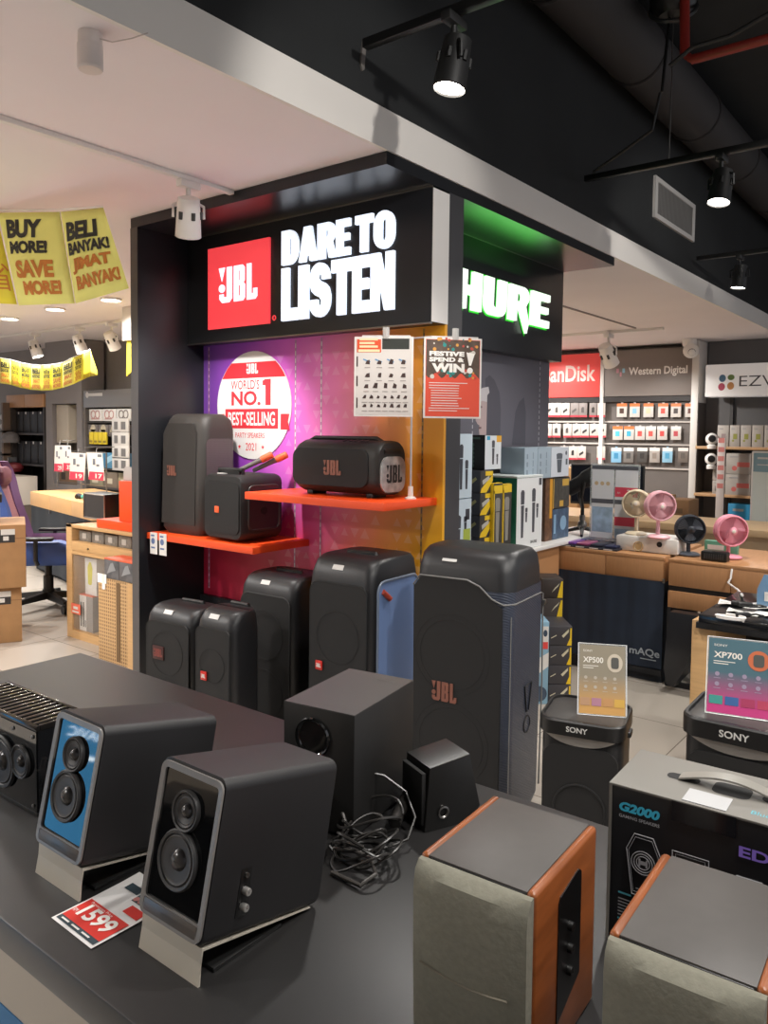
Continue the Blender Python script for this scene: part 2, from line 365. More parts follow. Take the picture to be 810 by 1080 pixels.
# ceiling motion sensor
t = thing('ceiling_sensor', 'white cylindrical ceiling sensor with a loose wire, near the top left corner', 'sensor', PZ(95, 35, CEIL))
G().lathe([(.036,0),(.036,-.03),(.034,-.034),(.038,-.036),(.038,-.105),(.034,-.11),(.001,-.11)], n=24, cap=False).done('sensor_body', mat('#d9cfca', .35), t)
G().tube([(.03,.01,-.02),(.07,.03,-.035),(.11,.07,-.02),(.15,.10,-.004)], .002, 6).done('wire', mat('#cfc4bf', .5), t)
# far white track with lamps (left), and one before the back wall (right)
tag(G().box(-11.5, 5.09, CEIL-.03, -6.4, 5.13, CEIL, .003).done('lighting_track', WHT), 'white lighting track on the far left ceiling above the small yellow banner', 'lighting track')
for px, wv, lb in ((37, 8, 'left lit white track spotlight above the small yellow banner'), (84, 8, 'right lit white track spotlight above the small yellow banner'), (118, 0, 'unlit white track spotlight beside the tall black kiosk wall')):
    p = PY(px, 350, 5.11); spot_lamp('track_spotlight', (p.x, 5.11, CEIL-.03), (.25, .2, -.95) if wv else (-.1, .5, -.8), lb, True, wv, 90, 1.3, 'white track spotlights on the far left', lit=bool(wv))
tag(G().box(-6.2, 8.9, CEIL-.03, -3.0, 8.94, CEIL, .003).done('lighting_track', WHT), 'white lighting track on the ceiling before the red and taupe signs', 'lighting track')
p = PY(642, 360, 8.92); spot_lamp('track_spotlight', (p.x, 8.92, CEIL-.03), (.1, .6, -.75), 'white track spotlight hanging between the red sign and the taupe sign', True, 65, 110, 1.7, lit=False)
tag(G().box(-3.285, 6.6, CEIL-.012, -3.265, 8.8, CEIL).done('ceiling_slot', mat('#8d8380', .6)), 'thin dark slot strip in the pale ceiling right of the kiosk', 'ceiling strip')
# black tracks hung in the open black ceiling
BM = mat('#131313', .35, name='black_track')
def black_track(P, x1, lampx, label, lamplabel, watts, aim):
    g = G().box(P.x, P.y-.018, P.z, x1, P.y+.018, P.z+.035, .003); tag(g.done('black_lighting_track', BM), label, 'lighting track', 'black lighting tracks')
    return spot_lamp('black_track_spotlight', (lampx, P.y, P.z), aim, lamplabel, False, watts, 125, 1.15, 'black track spotlights')
P = PX(385, 52, -2.02); black_track(P, 1.6, PY(478, 85, P.y).x, 'black lighting track nearest the top of the picture', 'lit black spotlight at the top, above the kiosk corner', 45, (-.10, -.14, -1))
P = PX(617, 192, -2.04); black_track(P, 1.6, PY(760, 205, P.y).x, 'black lighting track in the middle, held by a wire', 'lit black spotlight right of the ceiling grille', 70, (-.05, -.22, -1))
TRK2 = P
P = PX(735, 275, -2.04); black_track(P, 1.2, PY(780, 290, P.y).x, 'farthest black lighting track, below the ceiling grille', 'lit black spotlight farthest away, below the others', 50, (-.10, -.05, -1))
for x, y in ((.4, .9), (-.1, 1.6), (.8, 2.2), (.35, 3.3), (.2, 5.2)):  # unseen spots added to light the floor and counters on the right
    spot_lamp('black_track_spotlight', (x, y, 3.0), (-.25, .1, -.95), 'unseen black spotlight added off to the right to light the shop', False, 60, 100, 1.15, 'added unseen black spotlights')
for p_, q_, e_ in (((.35, 1.5, 3.35), (-2.1, 2.6, 2.80), 75), ((.5, 3.6, 3.4), (-2.1, 6.2, 2.80), 120)):  # unseen spots added to throw bright patches on the fascia
    spot_lamp('black_track_spotlight', p_, Vector(q_)-Vector(p_), 'unseen black spotlight added off to the right to light the shop', False, e_, 38, 1.15, 'added unseen black spotlights')
# cable and reel dropping to the middle track
p = PY(705, 180, TRK2.y)
t = thing('track_hanger', 'round black cable box with a thin wire down to the middle track', 'cable box', (p.x, TRK2.y, 0))
top = PY(703, 12, TRK2.y)
dz = PY(705, 0, TRK2.y).z
G().lathe([(.001,-.10),(.08,-.10),(.12,-.06),(.13,.0),(.10,.05),(.001,.06)], (0, 0, dz), (0,0,1), 20, False).done('cable_box', mat('#1a1a1a', .4), t)
G().ring((0, 0, dz-.06), (.2,-.6,.5), .125, .012, 28).done('rim', mat('#2b2b2b', .4), t)
G().tube([(0,0,dz-.1),(.004,0,(dz+TRK2.z)/2),(0,0,TRK2.z+.02)], .004, 6).done('wire', METAL, t)
G().tube([(-.02,0,dz-.1),(-.05,0,dz-.5),(-.06,0,TRK2.z+.42),(-.10,0,TRK2.z+.22),(-.3,0,TRK2.z+.12),(TRK2.x-p.x+.05,0,TRK2.z+.05)], .009, 8).done('cable', BM, t)
# duct, red pipe and grille up in the dark
p = PZ(640, 0, 3.85)
g = G(); g.cyl((-1.9, -1, 3.95), (-1.9, 10.7, 3.95), .185, n=28)
for k in range(9): g.ring((-1.9, .2+k*1.2, 3.95), (0,1,0), .187, .012, 28, 6)
tag(g.done('air_duct', mat('#2d2a2a', .7)), 'round black air duct running along the dark open ceiling', 'duct')
a, b, c = PY(722, 65, 4.5), PY(722, -40, 4.5), PY(860, 25, 4.5)
g = G(); g.tube([b, a+Z*.04, a+X*.04, Vector((c.x+1.5, 4.5, a.z))], .026, 12)
tag(g.done('sprinkler_pipe', mat('#8f2a22', .45)), 'red sprinkler pipe with an elbow in the dark ceiling corner', 'pipe')
tag(G().tube([PY(706, 70, 4.3), PY(730, 50, 4.3), PY(770, 38, 4.3), PY(815, 12, 4.3)], .012, 8).done('ceiling_cable', mat('#202020', .5)), 'slack black cable beside the red pipe', 'cable')
y0, y1, z0, z1 = 5.92, 6.89, 3.165, 3.47
t = thing('air_grille', 'white framed rectangular air grille high on the black wall', 'air grille', (FX, (y0+y1)/2, z0))
hw, hh, fr = (y1-y0)/2, z1-z0, .035
g = G(); g.box(0, -hw, 0, .02, hw, fr); g.box(0, -hw, hh-fr, .02, hw, hh); g.box(0, -hw, fr, .02, -hw+fr*1.6, hh-fr); g.box(0, hw-fr*1.6, fr, .02, hw, hh-fr); g.done('grille_frame', mat('#b9b6b2', .5), t)
g = G()
for k in range(30):
    y = -hw+.06+k*(2*hw-.12)/29; g.box(.004, y-.006, fr, .014, y+.006, hh-fr)
g.done('grille_slats', mat('#6f6d6b', .5), t)
G().box(.001, -hw+.05, fr, .003, hw-.05, hh-fr).done('grille_back', mat('#4a4846', .7), t)
tag(G().prism([(.0,.0),(.012,.01),(.02,.09),(.005,.13),(-.006,.07),(-.012,.03)], 'x', 0, .008).done('torn_flap', mat('#6b6662', .6)), 'scrap of torn white paint hanging on the black wall', 'flap').location = PX(381, 62, FX)+Vector((.0, 0, -.05))
# ---------------------------------------------------------------- the display kiosk
KX, KY = -3.89, 3.19
LBK = mat('#1b1c20', .35, name='black_laminate')
def grad_print(lift, name):
    """printed backdrop: purple to amber left to right, crimson in the lower left"""
    m = mat('#888888', .45).copy(); m.name = name; nt = m.node_tree; b = nt.nodes['Principled BSDF']; L = nt.links.new
    tc = nt.nodes.new('ShaderNodeTexCoord'); sp = nt.nodes.new('ShaderNodeSeparateXYZ'); L(tc.outputs['Object'], sp.inputs[0])
    dv = nt.nodes.new('ShaderNodeMath'); dv.operation = 'DIVIDE'; dv.inputs[1].default_value = 1.79; L(sp.outputs['X'], dv.inputs[0])
    def ramp(st):
        r = nt.nodes.new('ShaderNodeValToRGB'); e = r.color_ramp.elements
        while len(e) < len(st): e.new(.5)
        for k, (p, h) in enumerate(st):
            e[k].position = p; c = lin(h); e[k].color = tuple(x+(1-x)*lift for x in c[:3])+(1,)
        return r
    up = ramp([(0, '#6a3d96'), (.2, '#9a48bc'), (.40, '#dd68d4'), (.62, '#ee84b8'), (.78, '#e98a52'), (.95, '#e8a21c')])
    lo = ramp([(0, '#9c1536'), (.35, '#b01f3c'), (.52, '#e4477a'), (.66, '#d9502c'), (.82, '#dd8a12'), (.96, '#e0a812')])
    L(dv.outputs[0], up.inputs[0]); L(dv.outputs[0], lo.inputs[0])
    mr = nt.nodes.new('ShaderNodeMapRange'); mr.inputs['From Min'].default_value = .85; mr.inputs['From Max'].default_value = 1.25; L(sp.outputs['Z'], mr.inputs['Value'])
    mx = nt.nodes.new('ShaderNodeMix'); mx.data_type = 'RGBA'; L(mr.outputs[0], mx.inputs[0]); L(lo.outputs[0], mx.inputs[6]); L(up.outputs[0], mx.inputs[7])
    L(mx.outputs[2], b.inputs['Base Color'])
    return m
k = thing('display_kiosk', 'tall black display kiosk with purple to amber backdrop and wide canopy', 'kiosk', (KX, KY, 0))
G().box(-.065, -.49, 0, 0, 1.0, 2.688, .002).done('side_wall', [LBK], k)
G().box(-.067, -.492, 0, -.002, -.49, 2.688).done('edge_strip', mat('#4f4c4c', .5), k, 'grey edge strip')
G().box(0, -.02, .52, 1.783, 0, 2.2).done('backdrop', grad_print(0, 'gradient_print'), k, 'purple to amber printed backdrop')
G().box(0, 0, 0, 1.783, .13, 2.688).done('dividing_wall', mat('#3b3a3d', .5), k)
G().box(.0, -.05, 0, 1.783, 0, .52).done('plinth', LBK, k)
g = G()
for i in range(17):
    for j in range(19):
        x = .60+i*.07; z = .62+j*.078
        if z > 2.02 or x > 1.70 or random.random() < .3: continue
        s = 1 if (i+j) % 2 else -1; r = random.uniform(.022, .032)
        g.poly((0, -.0204, 0), X, Z, [(x-r, z-s*r*.8), (x+r, z-s*r*.8), (x, z+s*r*.9)] if s > 0 else [(x-r, z+r*.8), (x, z-r*.9), (x+r, z+r*.8)])
g.done('triangle_print', grad_print(.10, 'gradient_print_light'), k, kind='stuff')
for x, z0 in ((.79, .56), (.985, .56), (1.66, .56), (.05, .56)):
    g = G(); g.rect((0, -.0206, 0), X, Z, x-.006, z0, x+.006, 2.05)
    o = g.done('slotted_strip', mat('#b98fae' if x < 1.5 else '#a98436', .5), k)
    g = G()
    for q in range(36): g.rect((0, -.0208, 0), X, Z, x-.003, z0+.01+q*.041, x+.003, z0+.034+q*.041)
    g.done('slots', mat('#e8e2e2' if .5 < x < 1.5 else '#5a4340', .5), o, kind='stuff')
# canopy over both faces
CX0, CX1, CY0, CY1 = -3.955-KX, FX-.006-KX, 2.70-KY, 5.23-KY
g = G(); g.prism([(CX0, CY0), (CX1, CY0), (CX1, CY1), (CX0, CY1)], 'z', 2.688, CEIL-.002)
g.done('canopy', mat('#1e1f22', .3, name='glossy_black_laminate'), k)
# the side display (faces the aisle on the right)
SX = -2.555-KX
G().box(SX-.06, .13, .0, SX, 5.2-KY, 2.688).done('side_panel', mat('#67656e', .55, name='slate_panel'), k, 'slate grey side panel')
G().box(-.065, 1.0, 0, SX-.06, 5.2-KY, 2.688).done('core', LBK, k)
PO = Vector((SX+.001, 0, 0)); U, V_ = Yv, Z
def side_face(parent):
    yf = lambda px, py: (lambda p: (p.y-KY, p.z))(PX(px, py, -2.553))
    PP = lambda L: [yf(475+a*105/810, 380+b*130/1003) for a, b in L]
    g = G(); g.poly(PO, U, V_, PP([(285,150),(320,120),(360,160),(400,260),(412,400),(405,640),(290,640)]))
    g.poly(PO, U, V_, PP([(530,420),(560,340),(600,300),(615,420),(610,690),(500,690)])); g.done('dark_hair_print', mat('#55535c', .6), parent)
    g = G(); g.poly(PO+X*.0006, U, V_, PP([(205,265),(240,230),(290,235),(300,300),(292,640),(240,640),(232,560),(238,530),(222,520),(206,490),(206,470),(218,420),(210,370),(196,340)])); g.done('face_print', mat('#b7a2a0', .6), parent)
    g = G(); g.poly(PO+X*.001, U, V_, PP([(196,340),(198,290),(215,250),(262,225),(310,215),(318,262),(300,285),(298,340),(262,330),(215,345)])); g.done('pale_hair_print', mat('#c9c4c6', .6), parent)
    g = G(); g.poly(PO+X*.0014, U, V_, PP([(222,380),(255,370),(260,385),(228,398)])); g.poly(PO+X*.0014, U, V_, PP([(226,545),(250,540),(252,556),(230,560)])); g.done('features_print', mat('#6f5558', .6), parent)
    for py_, y in ((0, 3.83-KY), (1, 4.16-KY), (2, 5.05-KY)):
        g = G()
        for q in range(28): g.rect(PO+X*.0016, U, V_, y-.004, 1.0+q*.038, y+.004, 1.022+q*.038)
        g.done('slotted_strip', mat('#c9c7cd', .5), parent, kind='stuff')
side_face(k)
# ---- illuminated signs
s = thing('illuminated_sign', 'black lightbox sign with red logo square and white slogan', 'sign', (KX, 3.05, 2.06))
SW = 1.783
G().box(.002, 0, 0, SW, .14, .62, .002).done('sign_box', LBK, s)
G().box(SW, .003, .003, SW+.003, .138, .617).done('sign_end', WHT, s, 'white end of the lightbox')
g = G(); g.box(0, -.005, -.008, SW, .01, 0); g.box(0, -.005, .62, SW, .004, .626); g.done('sign_trim', METAL, s)
RED_E = mat('#f2454d', .4, emit=.42, name='lit_red_acrylic'); WHT_E = mat('#e6f0ff', .4, emit=.55, name='lit_white_acrylic')
o = (KX, 3.05, 2.06)
rx0, rx1 = -3.689-KX, -3.176-KX
G().box(rx0, -.012, .072, rx1, 0, .538).done('logo_square', RED_E, s, 'red logo square')
G().jbl((rx0+.10, -.0122, .215), X, Z, .29, .20, ext=.004).done('logo_letters', WHT_E, s)
g = G(); g.ring((rx1+.03, -.002, .10), (0,-1,0), .012, .003, 16, 6); g.text('R', (rx1+.026, -.003, .094), X, Z, .008, .012); g.done('registered_mark', RED_E, s)
lx0, lx1 = -3.077-KX, -2.318-KX
g = G(); WD = {'I': .48, ' ': .16, 'L': .82, 'E': .76, 'A': 1.05, 'O': 1.05, 'T': .92, 'S': 1.02}
g.block('DARE TO', (lx0, 0, .372), X, Z, lx1-lx0, .180, .045, WD, .018); g.block('LISTEN', (lx0, 0, .075), X, Z, lx1-lx0, .280, .035, WD, .018)
g.done('slogan_letters', WHT_E, s, 'white lit slogan letters')
# side sign, its letters ringed by green light
s2 = thing('illuminated_sign', 'black fascia sign with white letters edged in green light', 'sign', (-2.457, 3.33, 2.05))
L2 = 5.19-3.33
G().box(-.098, 0, 0, 0, L2, .63, .002).done('sign_box', LBK, s2)
G().box(-.098, 0, .63, .003, L2, .635).done('sign_trim', METAL, s2)
GRN = mat('#1fd11a', .5, emit=.2, name='green_led')
yS, wS = 3.50-3.33, 4.945-3.50
# the word is one run of heavy italic letters; the first is behind the dividing wall
def heavy(g, ext, lift):
    g.block('SHUrE', (lift, yS, .205), Yv, Z, wS-.02, .222, .18, {'S': .9, 'H': 1.05}, ext, .06)
g = G(); g.block('SHUrE', (.001, yS-.010, .195), Yv, Z, wS+.0, .242, .10, {'S': .9, 'H': 1.05}, .004, .06); g.done('green_halo', GRN, s2)
g = G(); heavy(g, .02, .008); g.done('sign_letters', mat('#f2fff0', .4, emit=.6, name='lit_white_letters'), s2)
l = bpy.data.lights.new('added_green_light', 'AREA'); l.shape = 'RECTANGLE'; l.size = .9; l.size_y = .3; l.energy = 1.3; l.color = (.1, 1, .08)  # area light without a fixture, added to cast green glow on the canopy
lo = bpy.data.objects.new('added_green_light', l); COL.objects.link(lo); lo.parent = s2; lo.location = (.17, .85, .50); lo.rotation_euler = (PI, 0, PI/2)
# ---- round printed sign on the backdrop
c = thing('round_sign', 'round white and red award sign fixed to the purple backdrop', 'sign', (-3.44, 3.168, 1.69))
RR = .315
G().lathe([(.001,0),(RR,0),(RR,.004),(.001,.004)], (0,0,0), (0,-1,0), 48, False).done('sign_disc', mat('#ece8e6', .55), c)
RP = mat('#e0343f', .55, name='red_ink'); po = Vector((0, -.0046, 0))
def chord(z): return math.sqrt(max(0, RR*RR-z*z))*.985
g = G(); g.poly(po, X, Z, [(-chord(.16+q*.013), .16+q*.013) for q in range(8)]+[(chord(.16+q*.013), .16+q*.013) for q in range(7, -1, -1)])
g.rect(po, X, Z, -.24, -.135, .21, -.02); g.poly(po, X, Z, [(.23, -.14), (.30, -.14), (.29, -.095), (.30, -.05), (.23, -.05)]); g.poly(po, X, Z, [(-.30, -.14), (-.25, -.14), (-.25, -.05), (-.30, -.05), (-.29, -.095)]); g.done('red_bands', RP, c)
g = G(); g.text("WORLD'S", (-.19, -.005, .065), X, Z, .245, .06, bold=.005); g.text('NO.', (-.185, -.005, -.005-.0), X, Z, .25, .055)
g.bm.clear(); g.text("WORLD'S", (-.19, -.005, .095), X, Z, .245, .055, bold=.005); g.text('NO.', (-.185, -.005, 0), X, Z, .25, .085, bold=.03); g.poly((0,-.005,0), X, Z, [(.082,.115),(.082,.140),(.102,.15),(.15,.15),(.15,0),(.106,0),(.106,.115)])
g.text('PARTY SPEAKERS', (-.15, -.005, -.19), X, Z, .25, .03); g.text('2021', (-.06, -.005, -.265), X, Z, .09, .045)
for q in (-.115, .085):
    g.poly(po, X, Z, [(q+.014*(1 if i % 2 == 0 else .42)*math.sin(i*PI/5), -.243+.014*(1 if i % 2 == 0 else .42)*math.cos(i*PI/5)) for i in range(10)][::-1])
g.done('red_lettering', RP, c)
g = G(); g.jbl((-.055, -.0052, .185), X, Z, .09, .058); g.text('BEST-SELLING', (-.215, -.0052, -.118), X, Z, .40, .08, bold=.02); g.done('white_lettering', mat('#f2efee', .55), c)
# ---- orange shelves
t = tag(G().box(0, 0, -.037, .90, .42, 0, .002).done('wall_shelf', ORANGE), 'lower orange shelf on the left of the kiosk', 'shelf', None); t.location = (-3.889, 2.75, .945)
t = tag(G().box(0, 0, -.037, .91, .42, 0, .002).done('wall_shelf', ORANGE), 'upper orange shelf on the right of the kiosk', 'shelf', None); t.location = (-3.05, 2.75, 1.228)
for x, lb in ((-3.85, 'left of two small price tags on the lower orange shelf edge'), (-3.765, 'right of two small price tags on the lower orange shelf edge')):
    t = thing('price_tag', lb, 'price tag', (x, 2.748, .845), 0, 'price tags on the lower orange shelf')
    G().box(0, -.002, -.02, .066, 0, .105).done('card', PAPER, t)
    g = G(); g.disc((0,-.0024,0), X, Z, .027, .055, .018, 14); g.rect((0,-.0024,0), X, Z, .008, .012, .046, .022); g.rect((0,-.0024,0), X, Z, .008, .082, .04, .092); g.done('print', mat('#5b6f9a', .6), t)
# ---- party speakers
GRILLE = mat('#161515', .75, bump=.5, scale=900, name='speaker_mesh')
SIDE = mat('#1d1d1f', .42, bump=.15, scale=500, name='speaker_shell')
STK = mat('#c9c6c2', .5, name='sticker'); COPPER = mat('#8a5a4c', .45, .3, name='copper_badge')
def tower(name, label, loc, rz, W, D, H, logo='badge', logo_z=.2, cham=.03, sticker=True, trim=None, handle=True, group=None, taper=.93, logo_x=.0, tagdot=False):
    """upright speaker with a soft crown: front faces -y, local x across"""
    t = thing(name, label, 'speaker', loc, rz, group)
    w, h = W/2, H
    def ring(z, k, dy, back, r): return [(x, y, z) for x, y in rrect(-w*k, dy, w*k, D*back, r, 4)]
    G().loft([ring(0, .95, .02, .97, .035), ring(.02, 1, .006, 1, .045), ring(h*.86, .985, .004, .99, .045), ring(h*.925, .97, .010, .98, .05), ring(h*.975, .94, .035, .96, .05), ring(h*.995, .90, .062, .93, .055), ring(h, .85, .08, .9, .055)]).done('cabinet', SIDE, t)
    # grille: one rounded plate following the front
    def gp(z): return (.004 if z < h*.8 else .004+(z-h*.8)*.08/(.1*h)*.1)-.006
    pl = rrect(-w*.86, h*.03, w*.86, h*.885, W*.12, 6)
    g = G(); A = [(x, -.003 if z < h*.8 else -.003+(z-h*.8)*.10, z) for x, z in pl]; B = [(x, .02 if z < h*.8 else .02+(z-h*.8)*.10, z) for x, z in pl]
    g.loft([B, A], cap=False); inner = [(x*.985, y-.003, h*.45+(z-h*.45)*.985) for x, y, z in A]
    g.loft([A, inner], cap=False); g.face(inner); bmesh.ops.recalc_face_normals(g.bm, faces=g.bm.faces[:])
    gr = g.done('grille', GRILLE, t)
    g = G(); g.ring((0, -.0062, h*.27), (0,-1,0), W*.32, .0012, 40, 5); g.ring((0, -.0062, h*.64), (0,-1,0), W*.32, .0012, 40, 5); g.done('driver_ring', GRILLE, gr)
    g = G(); g.tube([(x, -.004 if z < h*.8 else -.004+(z-h*.8)*.10, z) for x, z in pl], .003, 6, True); g.done('grille_edge', trim or BLK, t)
    if handle:
        g = G(); g.tube([(-w*.45, .12+.06, h-.012), (-w*.42, .12+.06, h+.004), (w*.42, .12+.06, h+.004), (w*.45, .12+.06, h-.012)], .012, 8); g.done('handle', BLK, t)
    if logo == 'badge':
        b_ = G().box(logo_x-.019, -.012, logo_z, logo_x+.019, -.004, logo_z+.042, .003).done('badge', mat('#c22a22', .4, name='red_badge'), t, 'red badge')
        G().jbl((logo_x-.014, -.0125, logo_z+.012), X, Z, .025, .018).done('badge_letters', PAPER, b_)
    elif logo == 'square':
        b_ = G().box(logo_x-.04, -.010, logo_z, logo_x+.04, -.004, logo_z+.07, .002).done('badge', mat('#3a1513', .5), t, 'dark red badge')
        G().jbl((logo_x-.03, -.0105, logo_z+.015), X, Z, .055, .04).done('badge_letters', mat('#7d332c', .5), b_)
    elif logo == 'letters':
        G().jbl((logo_x-.065, -.0066, logo_z), X, Z, .12, .085, ext=.004).done('logo_letters', COPPER, t, 'copper logo letters')
    if sticker:
        G().box(-.03, 0, 0, .03, .003, .024).done('sticker', STK, t, 'white sticker').matrix_local = Matrix.Translation((-w*.1, .016, h*.945)) @ Matrix.Rotation(R(-35), 4, 'X')
    if tagdot:
        g = G(); g.tube([(w+.002, D*.20, h*.86), (w+.008, D*.32, h*.82)], .012, 8); g.done('side_tag', mat('#b0442e', .5), t, 'orange side tag')
    return t
tower('party_speaker', 'black tower speaker at the far left of the floor row, beside the kiosk wall', (-3.28, 2.44, 0), R(6), .35, .24, .64, 'square', .37, logo_x=-.06, group='tower speakers on the floor before the kiosk')
tower('party_speaker', 'smaller black tower speaker, second from left in the floor row', (-2.835, 2.36, 0), R(4), .25, .20, .705, 'badge', .375, group='tower speakers on the floor before the kiosk', logo_x=-.05)
tower('party_speaker', 'black tower speaker third from left in the floor row, below the orange shelf end', (-2.865, 2.72, 0), R(2), .39, .32, .815, 'badge', .295, logo_x=-.07, trim=mat('#3a3a3a', .4), group='tower speakers on the floor before the kiosk')
t = tower('party_speaker', 'tall black tower speaker with painted blue-lit side and orange tag, under the amber backdrop', (-2.275, 2.60, 0), R(3), .37, .40, .985, 'badge', .47, logo_x=-.10, group='tower speakers on the floor before the kiosk', tagdot=True)
w = .185
pl = rrect(.045, .06, .37, .89, .05, 5); g = G(); g.face([(w-.001, y, z) for y, z in pl]); g.bm.normal_update(); g.done('side_grille', perforated('#6d86b4', '#44546f', 160), t, 'side mesh with bluish light painted in')  # bluish light falling on this side is put into the mesh colour
g = G(); g.tube([(w, y, z) for y, z in pl], .006, 6, True); g.done('side_trim', mat('#6f7a8c', .35), t)
# the big one right of the kiosk
def giant():
    W_, D_, H_ = .435, .37, 1.05; w = W_/2
    t = thing('party_speaker', 'largest black party speaker, standing alone right of the kiosk', 'speaker', (-1.655, 2.625, 0), R(6.5))
    def ring(z, k, y0, y1, r): return [(x, y, z) for x, y in rrect(-w*k, y0, w*k, y1, r, 5)]
    sm = wavy('#343a48', 34, .36, .35, 'Z', .004, .5)  # bluish tint of the side light is mixed into the cabinet colour
    G().loft([ring(0, .93, .03, D_-.02, .05), ring(.03, .97, .012, D_, .05), ring(.5, .985, .004, D_, .045), ring(.86, 1.0, .0, D_, .05), ring(.93, 1.0, .0, D_, .06)]).done('cabinet', sm, t)
    G().loft([ring(.925, .995, .004, D_-.004, .06), ring(1.0, .985, .014, D_-.01, .065), ring(1.05, .965, .03, D_-.02, .07), ring(1.075, .91, .06, D_-.05, .07), ring(1.082, .84, .085, D_-.08, .06)]).done('crown', SIDE, t)
    # front grille plate, right edge marked by a fine grey line
    pl = [(-w*.93, .05), (w*.80, .05), (w*.84, .87), (w*.62, .90), (w*.40, .945), (w*.2, .965), (-w*.78, .965), (-w*.95, .92)]
    g = G(); A = [(x, -.006, z) for x, z in pl]; B = [(x, .02, z) for x, z in pl]; g.loft([B, A]); gr = g.done('grille', GRILLE, t)
    for z in (.66, .30):
        g = G(); g.ring((-.03, -.0062, z), (0,-1,0), .142, .0014, 44, 5); g.ring((-.03, -.0062, z), (0,-1,0), .165, .001, 44, 5); g.done('driver_ring', GRILLE, gr)
    GT = mat('#6f6e6c', .4, name='grey_trim')
    g = G(); g.tube([(w*.985, .012, .06), (w*.99, .008, .84)], .0022, 6); g.done('edge_line', GT, t)
    g = G(); g.tube([(-w*1.0, .06, .885), (-w*.97, .0, .925), (-w*.82, -.006, .968), (w*.15, -.006, .968), (w*.40, -.006, .948), (w*.64, -.005, .903), (w*.86, -.002, .885), (w*1.0, .04, .885), (w*1.005, D_-.05, .885), (w*.98, D_-.012, .875), (w*.985, D_-.004, .5), (w*.96, D_-.004, .05)], .0035, 8); g.done('trim_line', GT, t)
    G().jbl((-.115, -.0065, .465), X, Z, .10, .078, ext=.004).done('logo_letters', COPPER, t, 'copper logo letters')
    g = G(); y0 = .20
    g.tube([(w*1.0, y0-.04, .53), (w*1.0, y0+.035, .53), (w*.995, y0+.01, .42), (w*.995, y0-.015, .42)], .003, 6, True); g.ring((w*.985, y0-.003, .365), (1,0,0), .034, .003, 24, 6); g.done('side_emblem', mat('#0b0b0d', .5), t)
    m_ = Matrix.Translation((-.06, .018, 1.03)) @ Matrix.Rotation(R(-42), 4, 'X')
    G().box(-.032, 0, 0, .032, .003, .026).done('sticker', STK, t, 'white sticker').matrix_local = m_
    G().box(w-.004, D_-.03, .83, w+.012, D_-.005, .85, .002).done('side_latch', METAL, t)
giant()
# on the lower orange shelf
t = thing('party_speaker', 'dark grey tall speaker leaning back on the lower orange shelf', 'speaker', (-3.66, 2.815, .945), R(2))
W_, D_, H_ = .375, .27, .69; w = W_/2
def ringp(z, k, y0, y1, r): return [(x, y, z) for x, y in rrect(-w*k, y0, w*k, y1, r, 5)]
G().loft([ringp(0, .86, .02, .24, .05), ringp(.035, 1, .0, D_, .06), ringp(.30, .99, .004, D_, .06), ringp(.60, .95, .016, D_, .06), ringp(.655, .92, .03, D_-.01, .06), ringp(.682, .85, .05, D_-.04, .06), ringp(.69, .76, .07, D_-.06, .05)]).done('cabinet', mat('#36322f', .55, bump=.2, scale=400), t)
pl = [(-w*.86, .06), (w*.66, .06), (w*.66, .58), (w*.50, .635), (-w*.62, .635), (-w*.82, .58)]
g = G(); g.loft([[(x, .02+z*.012, z) for x, z in pl], [(x, -.006+z*.02, z) for x, z in pl]]); g.done('grille', mat('#2a2623', .8, bump=.4, scale=800), t)
G().jbl((-.115, -.0012, .335), X, Z, .072, .058, ext=.003).done('logo_letters', COPPER, t, 'copper logo letters')
pl = rrect(.03, .06, D_-.04, .55, .03, 4); g = G(); g.face([(w*.985, y, z) for y, z in pl]); g.done('side_mesh', perforated('#57504f', '#2b2625', 110), t, 'fine mesh on the side')
t = thing('party_speaker', 'small cube-like speaker with orange badge on the lower orange shelf', 'speaker', (-3.265, 2.785, .945), R(-2))
W_, D_, H_ = .325, .29, .375; w = W_/2
def rxz(y, k, r): return [(x*k, y, z) for x, z in rrect(-w, .012+(1-k)*.15, w, H_-.012-(1-k)*.12, r, 5)]
G().loft([rxz(.0, .93, .04), rxz(.02, 1, .05), rxz(D_-.02, 1, .05), rxz(D_, .93, .04)]).done('cabinet', BLK2, t)
pl = rrect(-w*.88, .045, w*.88, H_-.05, .04, 5); g = G(); g.loft([[(x, .01, z) for x, z in pl], [(x*.99, -.006, z) for x, z in pl]]); g.done('grille', GRILLE, t)
G().box(-.055, -.011, .155, -.02, -.005, .19, .003).done('badge', mat('#e8582c', .4, emit=.2), t, 'orange badge')
g = G(); pl = rrect(.045, .07, D_-.03, H_-.07, .03, 4); g.tube([(w+.001, y, z) for y, z in pl], .005, 6, True); g.done('side_frame', mat('#3a3835', .4), t)
g = G(); g.box(w-.002, .05, .075, w+.002, D_-.035, H_-.075); g.done('side_panel', mat('#3b2b31', .35), t); g = G(); g.cyl((w, .15, .17), (w+.005, .15, .17), .022, n=16); g.done('side_knob', BLK, t)
g = G(); g.tube([(-.10, .06, H_-.012), (-.10, .06, H_+.012), (.10, .06, H_+.012), (.10, .06, H_-.012)], .011, 8); g.box(-.08, .05, H_-.012, .08, .075, H_+.006); g.done('handle', BLK, t)
G().box(-.07, .02, H_-.012, -.015, .045, H_-.007).done('sticker', STK, t, 'white sticker')
